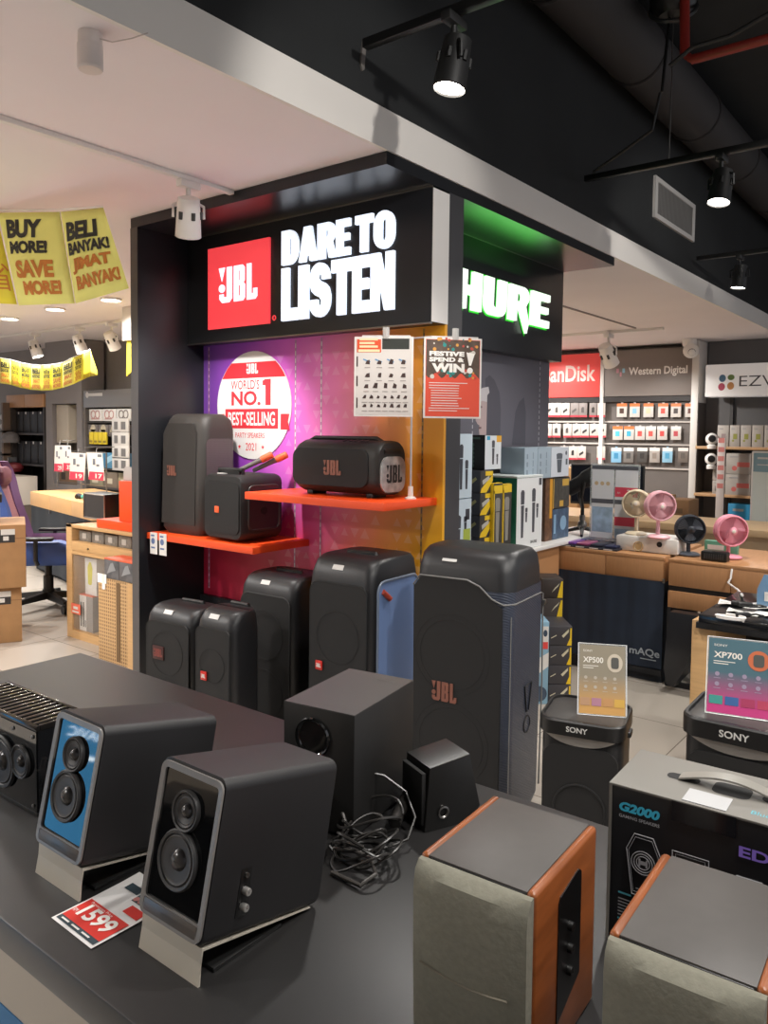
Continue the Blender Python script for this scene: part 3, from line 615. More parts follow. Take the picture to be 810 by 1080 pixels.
for dy, lb in ((0, 'left of two grey microphones with orange tips on the small speaker'), (.075, 'right of two grey microphones with orange tips on the small speaker')):
    m_ = thing('microphone', lb, 'microphone', (-3.27+dy*.5, 2.90+dy, 1.322), R(35), 'two microphones lying on the small speaker')
    G().lathe([(.010,0),(.012,.01),(.014,.12),(.017,.14)], (0,0,0), (.85,.1,.42), 14).done('handle', mat('#6f6a68', .4), m_)
    G().lathe([(.018,.14),(.020,.15),(.020,.205),(.014,.21)], (0,0,0), (.85,.1,.42), 14).done('tip', mat('#e2683c', .5), m_, 'orange tip')
# boombox on the upper shelf
t = thing('portable_speaker', 'wide black boombox speaker on the upper orange shelf', 'speaker', (-2.545, 2.86, 1.228), R(1.5))
W_, D_, H_ = .555, .225, .275; w = W_/2
def ryz(x, k, r, dx=0): return [(x, D_/2+(y-D_/2)*k, H_/2+(z-H_/2)*k) for y, z in rrect(0, .014, D_, H_, r, 6)]
G().loft([ryz(-w, .72, .06), ryz(-w+.02, .90, .075), ryz(-w+.05, 1, .08), ryz(w-.03, 1, .08), ryz(w-.008, .98, .078), ryz(w, .93, .075)]).done('cabinet', mat('#242220', .5, bump=.2, scale=400), t)
pl = rrect(-w*.93, .05, w*.80, H_-.04, .05, 6); g = G(); g.loft([[(x, .02, z) for x, z in pl], [(x, -.004, z) for x, z in pl], [(x*.985, -.007, .14+(z-.14)*.985) for x, z in pl]]); g.done('grille', GRILLE, t)
G().jbl((-.05, -.0075, .105), X, Z, .10, .072, ext=.003).done('logo_letters', COPPER, t, 'copper logo letters')
pl = rrect(.014, .03, D_-.014, .20, .055, 6)
g = G(); g.loft([[(w-.01, y, z) for y, z in pl], [(w+.008, y, z) for y, z in pl]]); e = g.done('end_cap', mat('#a5a29e', .3, .3, noise=.3, scale=25), t, 'silvery speaker end')
G().jbl((w+.0085, .055, .075), Yv, Z, .115, .085).done('end_letters', BLK, e)
g = G(); g.tube([(w-.03, .05, .20), (w-.005, .05, .225), (w-.005, D_-.05, .225), (w-.03, D_-.05, .20)], .014, 8); g.tube([(-w+.03, .11, H_-.012), (-w+.07, .11, H_+.008), (w-.09, .11, H_+.008), (w-.05, .11, H_-.012)], .012, 8); g.done('handle', BLK, t)
for i in range(5): G().lathe([(.001,.006),(.012,.006),(.013,0)], (.03+i*.035, .06, H_-.006), (0,-.3,1), 12, False).done('button', BLK, t)
G().box(-.03, .035, H_-.022, .035, .06, H_-.016).done('sticker', STK, t, 'white sticker')
for x in (-.19, .19): G().box(x-.02, .05, -.0, x+.02, .16, .02, .004).done('foot', BLK, t)
# poster stand on the shelf and its two sheets
t = thing('poster_stand', 'thin clear poster stand with white foot on the upper orange shelf', 'stand', (-2.19, 3.02, 1.228))
G().lathe([(.001,0),(.028,0),(.028,.006),(.013,.012),(.012,.06),(.001,.06)], n=16, cap=False).done('stand_foot', WHT, t)
g = G(); g.tube([(0,0,.05), (0,0,.765)], .005, 8); g.done('pole', mat('#b5b1b0', .2), t)
PL0, PR0 = Vector((-2.356, 2.80, 1.62)), Vector((-2.065, 2.945, 1.615))
dl, dr = Vector((math.cos(R(33)), math.sin(R(33)), 0)), Vector((math.cos(R(49)), math.sin(R(49)), 0))
tz = 1.62+.366-1.228; og = Vector((-2.19, 3.02, 1.228)); up_ = Vector((0, 0, .366))
bk = Vector((-.3, .5, 0))*.02
g = G(); g.tube([PL0+up_+dl*.03+bk-og, PL0+up_+dl*.25+bk-og, Vector((0, 0, tz)), PR0+up_+dr*.03+bk-og, PR0+up_+dr*.25+bk-og], .004, 8); g.done('crossbar', mat('#d8d4d2', .3), t)
for q in (PL0+dl*.14, PR0+dr*.14): q = q+up_-og; G().box(q.x-.012, q.y-.008, q.z-.014, q.x+.012, q.y+.016, q.z+.04, .003).done('clip', mat('#dcdad6', .15, alpha=.6), t)
def poster(loc, rz, label, kind):
    p = thing('poster', label, 'poster', loc, rz, None)
    W_, H_ = .265, .358
    G().box(-.004, 0, -.004, W_+.004, .006, H_+.004).done('sheet_holder', mat('#e9e3dd', .3), p)
    o = Vector((0, -.0008, 0))
    if kind == 'list':
        G().rect(o, X, Z, .004, .004, W_-.004, H_-.004).done('sheet', mat('#dcd5cf', .5), p)
        g = G(); g.rect(o, X, Z, .008, .29, .12, H_-.008, .0006); g.done('red_header', mat('#e2552f', .5), p)
        g = G(); g.rect(o, X, Z, .125, .305, .25, H_-.004, .0008); g.done('dark_header', mat('#3a3d38', .4), p)
        g = G(); g.text('FREE GIFTS', (.018, -.0022, .34), X, Z, .09, .018, bold=.02); g.text('WITH PURCHASE', (.018, -.0022, .318), X, Z, .09, .014, bold=.02)
        g.bm.clear()
        for z, n in ((.345, .085), (.328, .07), (.312, .085)): g.rect(o, X, Z, .02, z, .02+n, z+.010, .0012)
        g.rect(o, X, Z, .014, .292, .114, .304, .0012); g.done('header_bars', mat('#f0dcb0', .5), p)
        gd, gt, gr_ = G(), G(), G()
        for z, n in ((.245, 4), (.185, 4), (.135, 5), (.085, 7), (.045, 7)):
            for i in range(n):
                x = .03+(i+.5)*(W_-.045)/n; s_ = .011 if n > 5 else .015
                if z > .22: gt.poly(o, X, Z, [(x-.022, z+.012), (x+.01, z-.002), (x+.014, z+.003), (x-.018, z+.017)], .0012)
                gd.poly(o, X, Z, [(x-s_*random.uniform(.4,1), z-s_*.5), (x+s_*random.uniform(.4,1), z-s_*.6), (x+s_*.7, z+s_*random.uniform(.3,1)), (x-s_*.2, z+s_*random.uniform(.5,1.1))], .0015)
                gr_.rect(o, X, Z, x-.013, z-.026, x+.013, z-.022, .0012)
        for z in (.25, .16, .06): gd.rect(o, X, Z, .007, z-.025, .013, z+.022, .0012)
        gd.done('product_prints', mat('#45322f', .6), p); gt.done('blue_strokes', mat('#6fa0c8', .6), p); gr_.done('captions', mat('#a9a09a', .6), p)
    else:
        G().rect(o, X, Z, .004, .004, W_-.004, H_-.004).done('sheet', mat('#e8573f', .5), p)
        g = G(); n = 24; g.poly(o, X, Z, [(.006, .19)]+[(.006+(W_-.012)*i/n, .19-.012*math.sin(i*1.1)) for i in range(n+1)]+[(W_-.006, H_-.006), (.006, H_-.006)], .0006); g.done('dark_picture', mat('#5b4a3e', .5, noise=.35, scale=18), p)
        for h in ('#2f8f8a', '#e0a04a', '#c84f43', '#d7cfc3'):
            g = G()
            for i in range(11): g.disc(o, X, Z, random.uniform(.02, W_-.02), random.choice((random.uniform(.31, .36), random.uniform(.18, .225), random.uniform(.2, .36))), random.uniform(.003, .011), 10, .0009+.0001*len(h)+i*.00001)
            g.done('confetti', mat(h, .5), p, kind='stuff')
        g = G(); g.text('FESTIVE', (.02, -.0034, .278), X, Z, .165, .022, bold=.06, space=1.05); g.text('SPEND &', (.02, -.0034, .252), X, Z, .165, .021, bold=.06, space=1.05); g.text('WIN', (.032, -.0034, .205), X, Z, .155, .04, bold=.06, space=1.05)
        g.poly(o, X, Z, [(.195, .298), (.235, .292), (.218, .238), (.208, .238)], .0026); g.disc(o, X, Z, .213, .215, .014, 16, .0026)
        for i in range(12): g.rect(o, X, Z, .02 if i < 3 or i > 9 else .03, .155-i*.0115, .02+random.uniform(.12, .2), .158-i*.0115, .0014)
        g.done('lettering', mat('#f6f1ea', .5), p)
poster(tuple(PL0), R(33), 'white sheet of small product pictures, hanging left on the poster stand', 'list')
poster(tuple(PR0), R(49), 'festive red and dark poster, hanging right on the poster stand', 'fest')
# ---------------------------------------------------------------- side counter of the kiosk, with boxed microphones
SZ = .83
c = thing('side_counter', 'white topped wooden counter along the slate side of the kiosk', 'counter', (-2.55, 3.36, 0))
G().box(.03, .05, 0, .27, 1.485, SZ-.03).done('counter_body', WOODC, c)
G().box(0, 0, SZ-.025, .305, 2.30, SZ, .003).done('counter_top', mat('#e9e6e2', .4), c, 'white top')
def carton(name, label, x0, y0, z0, dx, dy, dz, mfront, mside, rz=0, group=None, cat='box', b=.002):
    """box: local x to the aisle, front on +x; origin at the near lower corner of its front"""
    t = thing(name, label, cat, (x0, y0, z0), rz, group)
    G().box(-dx, 0, 0, 0, dy, dz, b).done('box_body', mside, t)
    G().box(0, .002, .002, .0015, dy-.002, dz-.002).done('front_print', mfront, t)
    return t
FO = Vector((.0016, 0, 0))
def micpic(g, y, z, h, w=.02, t=.0004):
    g.poly(FO, Yv, Z, [(y-w*.32, z), (y+w*.32, z), (y+w*.45, z+h*.68), (y-w*.45, z+h*.68)], t); g.poly(FO, Yv, Z, [(y-w*.5, z+h*.70), (y+w*.5, z+h*.70), (y+w*.55, z+h*.95), (y+w*.3, z+h), (y-w*.3, z+h), (y-w*.55, z+h*.95)], t)
BOXW = mat('#dde2e6', .45, name='white_carton'); BOXB = mat('#23211f', .5, name='black_carton'); PALEB = mat('#a9bccb', .5); YEL = mat('#e6c122', .5, name='yellow_print')
GRP = 'boxed microphones on the side counter'
ya, yb = PX(476, 510, -2.29).y, PX(497.5, 510, -2.29).y
hh = (PX(487, 457, -2.29).z-SZ)/2
for i, lb in ((0, 'lower tall pale blue microphone box beside the kiosk dividing wall'), (1, 'upper tall pale blue microphone box beside the kiosk dividing wall')):
    t = carton('microphone_box', lb, -2.29, ya, SZ+i*hh, .12, yb-ya, hh-.003, mat('#c9d8e2', .45), mat('#b8c9d6', .5), 0, GRP)
    w_ = yb-ya; g = G()
    if i: micpic(g, w_*.2, .05, hh-.11, .035); micpic(g, w_*.45, .05, hh-.11, .035); micpic(g, w_*.72, .05, hh*.45, .03)
    else: micpic(g, w_*.35, .03, hh-.12, .05); micpic(g, w_*.7, .15, hh*.3, .03); g.rect(FO, Yv, Z, w_*.7, hh-.12, w_*.9, hh-.06, .0004)
    g.done('microphone_print', mat('#3a3d45', .5), t)
    if not i: G().rect(FO, Yv, Z, w_*.6, hh-.25, w_*.95, hh-.17, .0006).done('green_label', mat('#a9b84a', .5), t)
# four black and yellow boxes stacked, and the black/white one on top
yb1 = PX(519, 530, -2.27).y; ya1 = PX(506, 530, -2.27).y; zt = PX(512, 496, -2.27).z; n = 4; hh = (zt-SZ)/n
for i in range(n):
    t = carton('microphone_box', ['lowest', 'second lowest', 'second highest', 'highest'][i]+' black-yellow box of the stack between pale blue boxes and green box', -2.27, ya1, SZ+i*hh, .22, yb1-ya1, hh-.003, mat('#3a3833', .5), mat('#34343a', .5), 0, GRP)
    w_ = yb1-ya1; g = G(); g.poly(FO, Yv, Z, [(0, 0), (w_*.5, 0), (w_, hh*.5), (w_, hh*.8), (w_*.1, hh*.2)], .0003); g.rect(FO, Yv, Z, w_*.4, hh*.75, w_, hh*.95, .0003); g.done('yellow_print', YEL, t)
    g = G(); g.poly(FO, Yv, Z, [(w_*.2, hh*.35), (w_*.75, hh*.6), (w_*.7, hh*.75), (w_*.15, hh*.55)], .0006); g.done('grey_print', mat('#b7b5ad', .5), t)
    g = G(); g.poly((-.2, -.0008, 0), X, Z, [(0, hh*.2), (.05, hh*.25), (.1, hh*.8), (.06, hh*.8)]); g.poly((-.2, -.0008, 0), X, Z, [(.1, hh*.3), (.17, hh*.7), (.18, hh*.6), (.12, hh*.2)]); g.done('side_print', mat('#8f8a5a', .5), t)
ya2, yb2 = PX(514, 480, -2.29).y, PX(531, 480, -2.29).y; zt2 = PX(522, 459, -2.29).z
t = carton('microphone_box', 'black sided box with white front standing on the black and yellow stack', -2.29, ya2-.03, zt, .16, yb2-ya2, zt2-zt, BOXW, BOXB, 0, GRP)
w_, h_ = yb2-ya2, zt2-zt; g = G(); micpic(g, w_*.5, h_*.15, h_*.7, .03); micpic(g, w_*.75, h_*.15, h_*.3, .02); g.done('microphone_print', mat('#4a4a50', .5), t)
g = G(); g.rect(FO, Yv, Z, w_*.1, h_*.86, w_*.3, h_*.97, .0004); g.done('blue_corner', mat('#2f9fc4', .5), t); g = G(); g.rect(FO, Yv, Z, w_*.7, h_*.8, w_, h_*.99, .0004); g.done('amber_corner', mat('#e2a83a', .5), t)
g = G()
for q in range(6): g.disc((-.08, -.0008, h_*.12+q*h_*.12), X, Z, 0, 0, .012, 10)
g.rect((-.08, -.0008, 0), X, Z, -.03, h_*.88, .05, h_*.94); g.done('side_print', mat('#4f6a5c', .5), t)
# two black and yellow tall boxes
ye = PX(520, 540, -2.25).y; yf_ = PX(539.5, 540, -2.25).y; zt3 = PX(530, 509, -2.25).z; w_ = (yf_-ye)/2
for i, lb in ((0, 'left yellow topped black microphone box, in front of the green box'), (1, 'right yellow topped black microphone box, in front of the green box')):
    t = carton('microphone_box', lb, -2.25, ye+i*w_, SZ, .03, w_-.004, zt3-SZ-.01*i, mat('#3b3a36', .5), YEL, 0, GRP)
    h_ = zt3-SZ; g = G(); g.rect(FO, Yv, Z, .003, h_*.86, w_-.006, h_-.014, .0003); g.rect(FO, Yv, Z, .003, .005, w_*.12, h_*.9, .0003); g.rect(FO, Yv, Z, w_*.5, .02, w_*.85, h_*.12, .0003); g.done('yellow_print', YEL, t)
    g = G(); micpic(g, w_*.45, h_*.2, h_*.6, .05, .0006); g.done('microphone_print', mat('#8d8a82', .5), t)
# green sided big white box
yg0, yg1 = PX(544.5, 540, -2.27).y, PX(571.5, 540, -2.27).y; zt4 = PX(558, 503.5, -2.27).z
t = carton('microphone_box', 'large white microphone set box with dark green side', -2.27, yg0, SZ, .26, yg1-yg0, zt4-SZ, mat('#e9ebea', .45), mat('#1f6b52', .5), 0, GRP)
w_, h_ = yg1-yg0, zt4-SZ; g = G(); micpic(g, w_*.22, h_*.17, h_*.66, .045); micpic(g, w_*.65, h_*.22, h_*.62, .045); micpic(g, w_*.37, h_*.38, h_*.2, .03); micpic(g, w_*.80, h_*.42, h_*.2, .03); g.rect(FO, Yv, Z, w_*.85, h_*.88, w_*.96, h_*.98, .0004); g.done('microphone_print', mat('#4b4c52', .5), t)
G().box(-.262, -.002, h_, .003, w_+.002, h_+.012, .002).done('box_lid', mat('#dfe4e2', .5), t, 'white lid edge')
g = G(); g.text('SHURE', (.0022, w_*.55, .03), Yv, Z, w_*.25, .018, bold=.03); g.done('lettering', INK, t)
# dark boxes right of it
yh0, yh1, yh2 = PX(575, 530, -2.33).y, PX(583, 530, -2.33).y, PX(600, 530, -2.33).y; zt5 = PX(588, 503, -2.33).z; zmid = PX(588, 536, -2.33).z
t = carton('microphone_box', 'tall brown box with amber edge right of the large white box', -2.33, yh0, SZ, .16, yh1-yh0-.004, zt5-SZ, mat('#6a4a34', .5, noise=.4, scale=30), mat('#5b4032', .5), 0, GRP)
g = G(); g.rect(FO, Yv, Z, (yh1-yh0)*.55, .15, (yh1-yh0)*.9, zt5-SZ-.01, .0004); g.done('amber_print', mat('#d79b2e', .5), t)
t = carton('microphone_box', 'blue-grey box at the base of the last stack before the black microphone', -2.33, yh1, SZ, .16, yh2-yh1, zmid-SZ-.004, mat('#4a5f78', .5, noise=.3, scale=25), mat('#3d4a5e', .5), 0, GRP)
g = G(); g.rect(FO, Yv, Z, .02, .04, .05, zmid-SZ-.04, .0004); g.disc(FO, Yv, Z, (yh2-yh1)*.65, (zmid-SZ)*.5, .05, 16, .0004); g.done('print', mat('#8fb4cf', .5), t)
t = carton('microphone_box', 'dark box with gold stripe on the blue-grey box before the black microphone', -2.33, yh1, zmid, .16, yh2-yh1, zt5-zmid-.004, mat('#4a4843', .5, noise=.3, scale=30), mat('#35322e', .5), 0, GRP)
g = G(); g.rect(FO, Yv, Z, .0, .0, .012, zt5-zmid-.01, .0004); g.rect(FO, Yv, Z, .1, .01, .16, .05, .0004); g.rect(FO, Yv, Z, (yh2-yh1)*.55, (zt5-zmid)*.7, (yh2-yh1)*.95, (zt5-zmid)*.92, .0004); g.done('gold_print', mat('#cfa64a', .5), t)
# three grey-blue boxes on top
yy = [PX(q, 488, -2.32).y for q in (553, 567, 581, 600)]; zt6 = PX(575, 472, -2.32).z; zt7 = zt5+.001
for i in range(3):
    t = carton('microphone_box', ['left', 'middle', 'right'][i]+' pale grey-blue box of the three on top of the stacks', -2.32+.0*i, yy[i], zt7+(.014 if i == 0 else 0)*0, .17, yy[i+1]-yy[i]-.004, zt6-zt7, mat('#d5dbe2', .5) if i == 2 else mat('#a3b3bf', .5), mat('#9fb0bc', .5), 0, GRP)
    w_, h_ = yy[i+1]-yy[i], zt6-zt7; g = G()
    if i == 2: micpic(g, w_*.45, h_*.15, h_*.65, .085); g.rect(FO, Yv, Z, w_*.8, h_*.4, w_*.9, h_*.6, .0004); g.disc(FO, Yv, Z, w_*.82, h_*.8, .015, 10, .0004)
    else:
        for q in (.15, .4, .65): g.rect(FO, Yv, Z, w_*.15, h_*q, w_*.25, h_*q+.03, .0004); g.rect(FO, Yv, Z, w_*.6, h_*q, w_*.66, h_*q+.04, .0004)
    g.done('print', mat('#5b6168' if i == 2 else '#7f8d98', .5), t)
# microphone on its little tripod
mp = PX(610, 563, -2.30); mp.z = SZ
t = thing('desk_microphone', 'black broadcast microphone on a small tripod at the end of the white counter', 'microphone', (mp.x, mp.y+.06, SZ), R(30))
def up(px, py): return PX(px, py, mp.x).z-SZ
hz = up(610, 508)
G().lathe([(.001,-.13),(.042,-.13),(.050,-.115),(.052,.0),(.062,.02),(.063,.10),(.05,.128),(.001,.13)], (0,0,hz), (.80,-.1,.50), 22, False).done('microphone_body', mat('#151414', .75, bump=.4, scale=400), t)
g = G(); g.tube([Vector((-.0,.07,hz)), Vector((-.02,.075,hz-.11)), Vector((0,0,hz-.19)), Vector((0,0,hz-.26))], .013, 8); g.tube([Vector((0,-.07,hz)), Vector((-.02,-.075,hz-.11)), Vector((0,0,hz-.19))], .013, 8); g.done('yoke', BLK, t)
g = G(); g.cyl((0,0,hz-.34), (0,0,hz-.24), .02); g.ball((0,0,hz-.31), .035); g.done('ball_head', METAL, t)
for q in range(3):
    a = 2*PI*q/3+.4; G().cyl((.01*math.cos(a), .01*math.sin(a), hz-.33), (.15*math.cos(a), .15*math.sin(a), .008), .016, .010, 8).done('leg', BLK, t)
G().tube([(-.10,.02,0.01),(-.11,.02,.12),(-.115,.02,.26)], .009, 8).done('side_rod', BLK, t)
# ---------------------------------------------------------------- cloth-fronted counters
CF = 4.858; NAVY = mat('#222d3e', .8, noise=.12, scale=6, name='navy_cloth')
def wbox(g, x0, x1, y0, y1, z0, z1): g.box(x0, y0, z0, x1, y1, z1, .003)
c = thing('display_counter', 'wooden counter with two drawers above a navy cloth front', 'counter', (-2.334, CF, 0))
wd = .765
for i in range(2): G().box(i*.372+.002, 0, .632, (i+1)*.372-.002, .03, .765, .003).done('drawer_front', WOODC, c)
G().box(0, .03, .632, .745, .78, .790, .002).done('counter_top', WOODC, c)
G().box(-.0, -.0, .765, .745, .03, .790, .002).done('top_edge', WOODC, c)
g = G(); n = 60; g.loft([[(x*.77/n-.02, -.006+.0025*math.sin(x*.35)+.0015*math.sin(x*.9+1), z) for x in range(n+1)] for z in (.64, .5, .3, .09)], cap=False, closed=False); cl = g.done('cloth_front', NAVY, c, 'navy cloth front')
g = G(); g.text('mAQe', (.55, -.016, .155), X, Z, .19, .055, bold=.02); g.rect((.62, -.0165, .14), X, Z, 0, 0, .10, .006); g.done('cloth_lettering', mat('#aab3bb', .6), cl)
G().box(-.02, .02, .0, .745, .75, .632).done('counter_body', mat('#22272f', .7), c)
G().box(-.02, -.012, .05, .75, .0, .085).done('base_rail', mat('#14171d', .5), c)
G().box(.742, -.014, .632, .757, -.002, .66, .002).done('cloth_clip', METAL, c)
c2 = thing('display_counter', 'wooden counter with open dark base and hanging black bag, right of the navy cloth', 'counter', (-1.558, 4.85, 0))
for i in range(3): G().box(i*.362+.002, 0, .624, (i+1)*.362-.002, .03, .765, .003).done('drawer_front', WOODC, c2)
G().box(0, .03, .60, 1.086, .78, .787, .002).done('counter_top', WOODC, c2); G().box(0, 0, .766, 1.086, .03, .787, .002).done('top_edge', WOODC, c2)
G().box(.0, .015, .590, 1.086, .05, .624).done('dark_gap', mat('#1c1b1d', .6), c2)
G().box(.002, -.004, .49, .50, .04, .592, .003).done('lower_drawer', WOODC, c2)
G().box(0, .03, .49, 1.086, .78, .60).done('under_frame', mat('#2b2725', .7), c2)
for x in (0, .24, 1.06): G().box(x, .0, 0, x+.022, .05, .49).done('leg', mat('#202022', .5), c2)
G().box(0, .70, 0, 1.086, .74, .49).done('back_board', mat('#3a3633', .7), c2)
G().box(0, .0, .0, .28, .03, .03).done('base_rail', mat('#1a1a1c', .5), c2)
g = G(); g.loft([[(.02, .02, .49), (.2, .02, .49), (.2, .10, .49), (.02, .10, .49)], [(.01, -.01, .3), (.17, -.005, .3), (.18, .13, .3), (.02, .13, .3)], [(.0, -.0, .15), (.10, .0, .12), (.12, .12, .12), (.01, .12, .15)], [(.01, .02, .05), (.05, .02, .04), (.06, .08, .04), (.02, .08, .05)]])
tag(g.done('plastic_bag', mat('#1f2024', .3, bump=.6, scale=14)), 'glossy black plastic bag hanging under the wooden counter', 'bag').location = (-1.52, 4.70, 0)
# things on those counters
CT = .791
t = thing('phone_case_tray', 'flat display tray of purple and dark phone cases on the wooden counter', 'tray', (-2.30, CF+.03, CT))
G().box(0, 0, 0, .40, .42, .012, .003).done('tray_base', mat('#2b2d38', .5), t)
for i in range(4):
    for j in range(2):
        h = random.choice(['#7a4d9a', '#2f3350', '#a0527a', '#4d5a7a', '#33323f']); G().box(.015+i*.096, .02+j*.2, .012, .10+i*.096, .20+j*.2, .03, .008).done('phone_case', mat(h, .3), t)
g = G()
for i in range(4): g.rect((0, -.0004, 0), X, Z, .02+i*.096, .002, .08+i*.096, .009)
g.done('tray_labels', WHT, t)
t = thing('device_box', 'white printer-like box with gold emblem and black button under the two fans', 'box', (-1.945, CF+.12, CT))
G().box(0, 0, 0, .40, .26, .098, .012).done('box_body', mat('#e4e0da', .4), t)
g = G(); g.ring((.15, -.001, .035), (0,-1,0), .03, .004, 20, 6); g.disc((0,-.001,0), X, Z, .15, .035, .022); g.done('gold_emblem', mat('#cdb182', .4), t)
G().lathe([(.001,.004),(.016,.004),(.018,0)], (.285, -.001, .06), (0,-1,0), 16, False).done('button', BLK, t)
def fan(label, p, h, Rr, m, az, blades=True, cagecol=None, group='small desk fans'):
    t = thing('desk_fan', label, 'fan', p, az, group)
    G().lathe([(.001,0),(Rr*.75,0),(Rr*.78,.008),(Rr*.6,.018),(.02,.022),(.001,.022)], n=24, cap=False).done('fan_base', m, t)
    G().cyl((0,.02,.015), (0,.02,h-.01), .013, .011, 12).done('stem', m, t)
    cz = h; g = G()
    for rr, y in ((Rr,-.005),(Rr,-.03),(Rr,.02),(Rr*.95,-.04)): g.ring((0,y,cz), (0,1,0), rr, .004 if cagecol is None else .003, 32, 6)
    for i in range(36):
        a = 2*PI*i/36; q = Vector((math.cos(a), 0, math.sin(a)))
        g.tube([Vector((0,-.046,cz))+q*Rr*.25, Vector((0,-.046,cz))+q*Rr*.7, Vector((0,-.034,cz))+q*Rr*.98], .0014 if Rr < .12 else .002, 4)
    g.lathe([(.001,-.052),(Rr*.2,-.05),(Rr*.27,-.044)], (0,0,cz), (0,1,0), 20, False); g.done('cage', cagecol or m, t)
    G().lathe([(Rr*.99,-.03),(Rr*1.0,.02),(Rr*.7,.045),(Rr*.3,.06),(.001,.06)], (0,0,cz), (0,1,0), 32, False).done('fan_shell', m, t)
    g = G()
    for i in range(3):
        pts = []
        for j in range(7):
            a = 2*PI*i/3+j*.19; rr = Rr*.86; pts.append((rr*math.cos(a), -.022+j*.004, cz+rr*math.sin(a)))
        pa = [(Rr*.15*math.cos(2*PI*i/3+j*.12), -.018+j*.002, cz+Rr*.15*math.sin(2*PI*i/3+j*.12)) for j in range(7)]
        g.loft([pa, pts], cap=False, closed=False)
    g.cyl((0,-.04,cz), (0,.02,cz), Rr*.17, n=16); g.done('blades', mat('#737984', .4) if cagecol else m, t)
    G().lathe([(.001,-.056),(Rr*.12,-.054),(Rr*.12,-.05)], (0,0,cz), (0,1,0), 14, False).done('hub_badge', mat('#f3e9dd' if not cagecol else '#222222', .4), t)
    return t
CREAM = mat('#e9d9bc', .45); PINK = mat('#f2bcc4', .45)
fan('cream desk fan standing on the white box', (-1.85, CF+.22, CT+.098), .205, .088, CREAM, R(15))
fan('pale pink desk fan standing on the white box, right of the cream fan', (-1.675, CF+.15, CT+.098), .205, .092, PINK, R(38))
fan('dark grey desk fan standing on the wooden counter', (-1.50, CF+.20, CT), .165, .088, mat('#4a4e57', .4), R(30), cagecol=mat('#33373e', .4))
f_ = fan('pink desk fan with black hub at the right, behind the small black box', (-1.275, CF+.26, CT), .17, .095, mat('#ef9fb0', .4), R(38))
t = thing('radio_box', 'small black radio-like box on the counter under the rightmost fan', 'radio', (-1.39, CF+.06, CT))
G().box(0, 0, 0, .15, .07, .055, .006).done('radio_body', BLK, t); g = G()
for i in range(9): g.box(.02+i*.013, -.003, .012, .027+i*.013, 0, .042)
g.done('speaker_slots', mat('#3a3a3c', .4), t)
G().box(.015, .02, .055, .135, .05, .06, .002).done('radio_dial', METAL, t)
t = thing('green_box', 'flat green box standing behind the dark grey fan', 'box', (-1.47, CF+.42, CT)); G().box(0, 0, 0, .20, .05, .075, .002).done('box_body', mat('#5f9d84', .5), t); G().box(.02, -.002, .02, .12, 0, .05).done('label', PAPER, t)
# acrylic sign with price
t = thing('acrylic_price_sign', 'clear acrylic stand with two product sheets and red price panels, left of the fans', 'sign', (-2.185, CF+.22, CT), R(2))
G().box(0, 0, 0, .34, .10, .012, .003).done('stand_base', GLASSY, t)
G().box(0, .03, .012, .34, .036, .555, .002).done('acrylic_plate', GLASSY, t)
o = Vector((0, .029, 0)); g = G(); g.rect(o, X, Z, .012, .05, .165, .54); g.rect(o, X, Z, .175, .05, .328, .54); g.done('sheets', mat('#d9dadd', .5), t)
g = G(); g.rect(o, X, Z, .175, .335, .328, .40, .0006); g.rect(o, X, Z, .175, .14, .328, .20, .0006); g.done('price_panels', mat('#d4455a', .5), t)
g = G(); g.text('39', (.255, .0278, .35), X, Z, .055, .036, bold=.03); g.text('RM', (.19, .0278, .355), X, Z, .02, .012); g.done('price_lettering', PAPER, t)
g = G(); g.rect(o, X, Z, .012, .285, .165, .315, .0006); g.rect(o, X, Z, .175, .285, .328, .315, .0006); g.rect(o, X, Z, .012, .515, .328, .54, .0006); g.done('dark_strips', mat('#55575e', .5), t)
g = G()
for i in range(3): g.disc(o, X, Z, .045+i*.04, .42, .014, 12, .0006)
g.done('gold_pictures', mat('#c9b08a', .5), t)
g = G(); g.rect(o, X, Z, .02, .09, .16, .26, .0006); g.rect(o, X, Z, .18, .06, .32, .12, .0006); g.done('blue_pictures', mat('#9fb6cc', .5, noise=.3, scale=14), t)
t = thing('charger_box', 'small white box between the acrylic sign and the white fan box', 'box', (-2.0, CF+.45, CT)); G().box(0, 0, 0, .09, .08, .07, .002).done('box_body', WHT, t); g = G(); g.rect((0,-.0006,0), X, Z, .01, .02, .05, .05); g.done('print', GREYP, t)
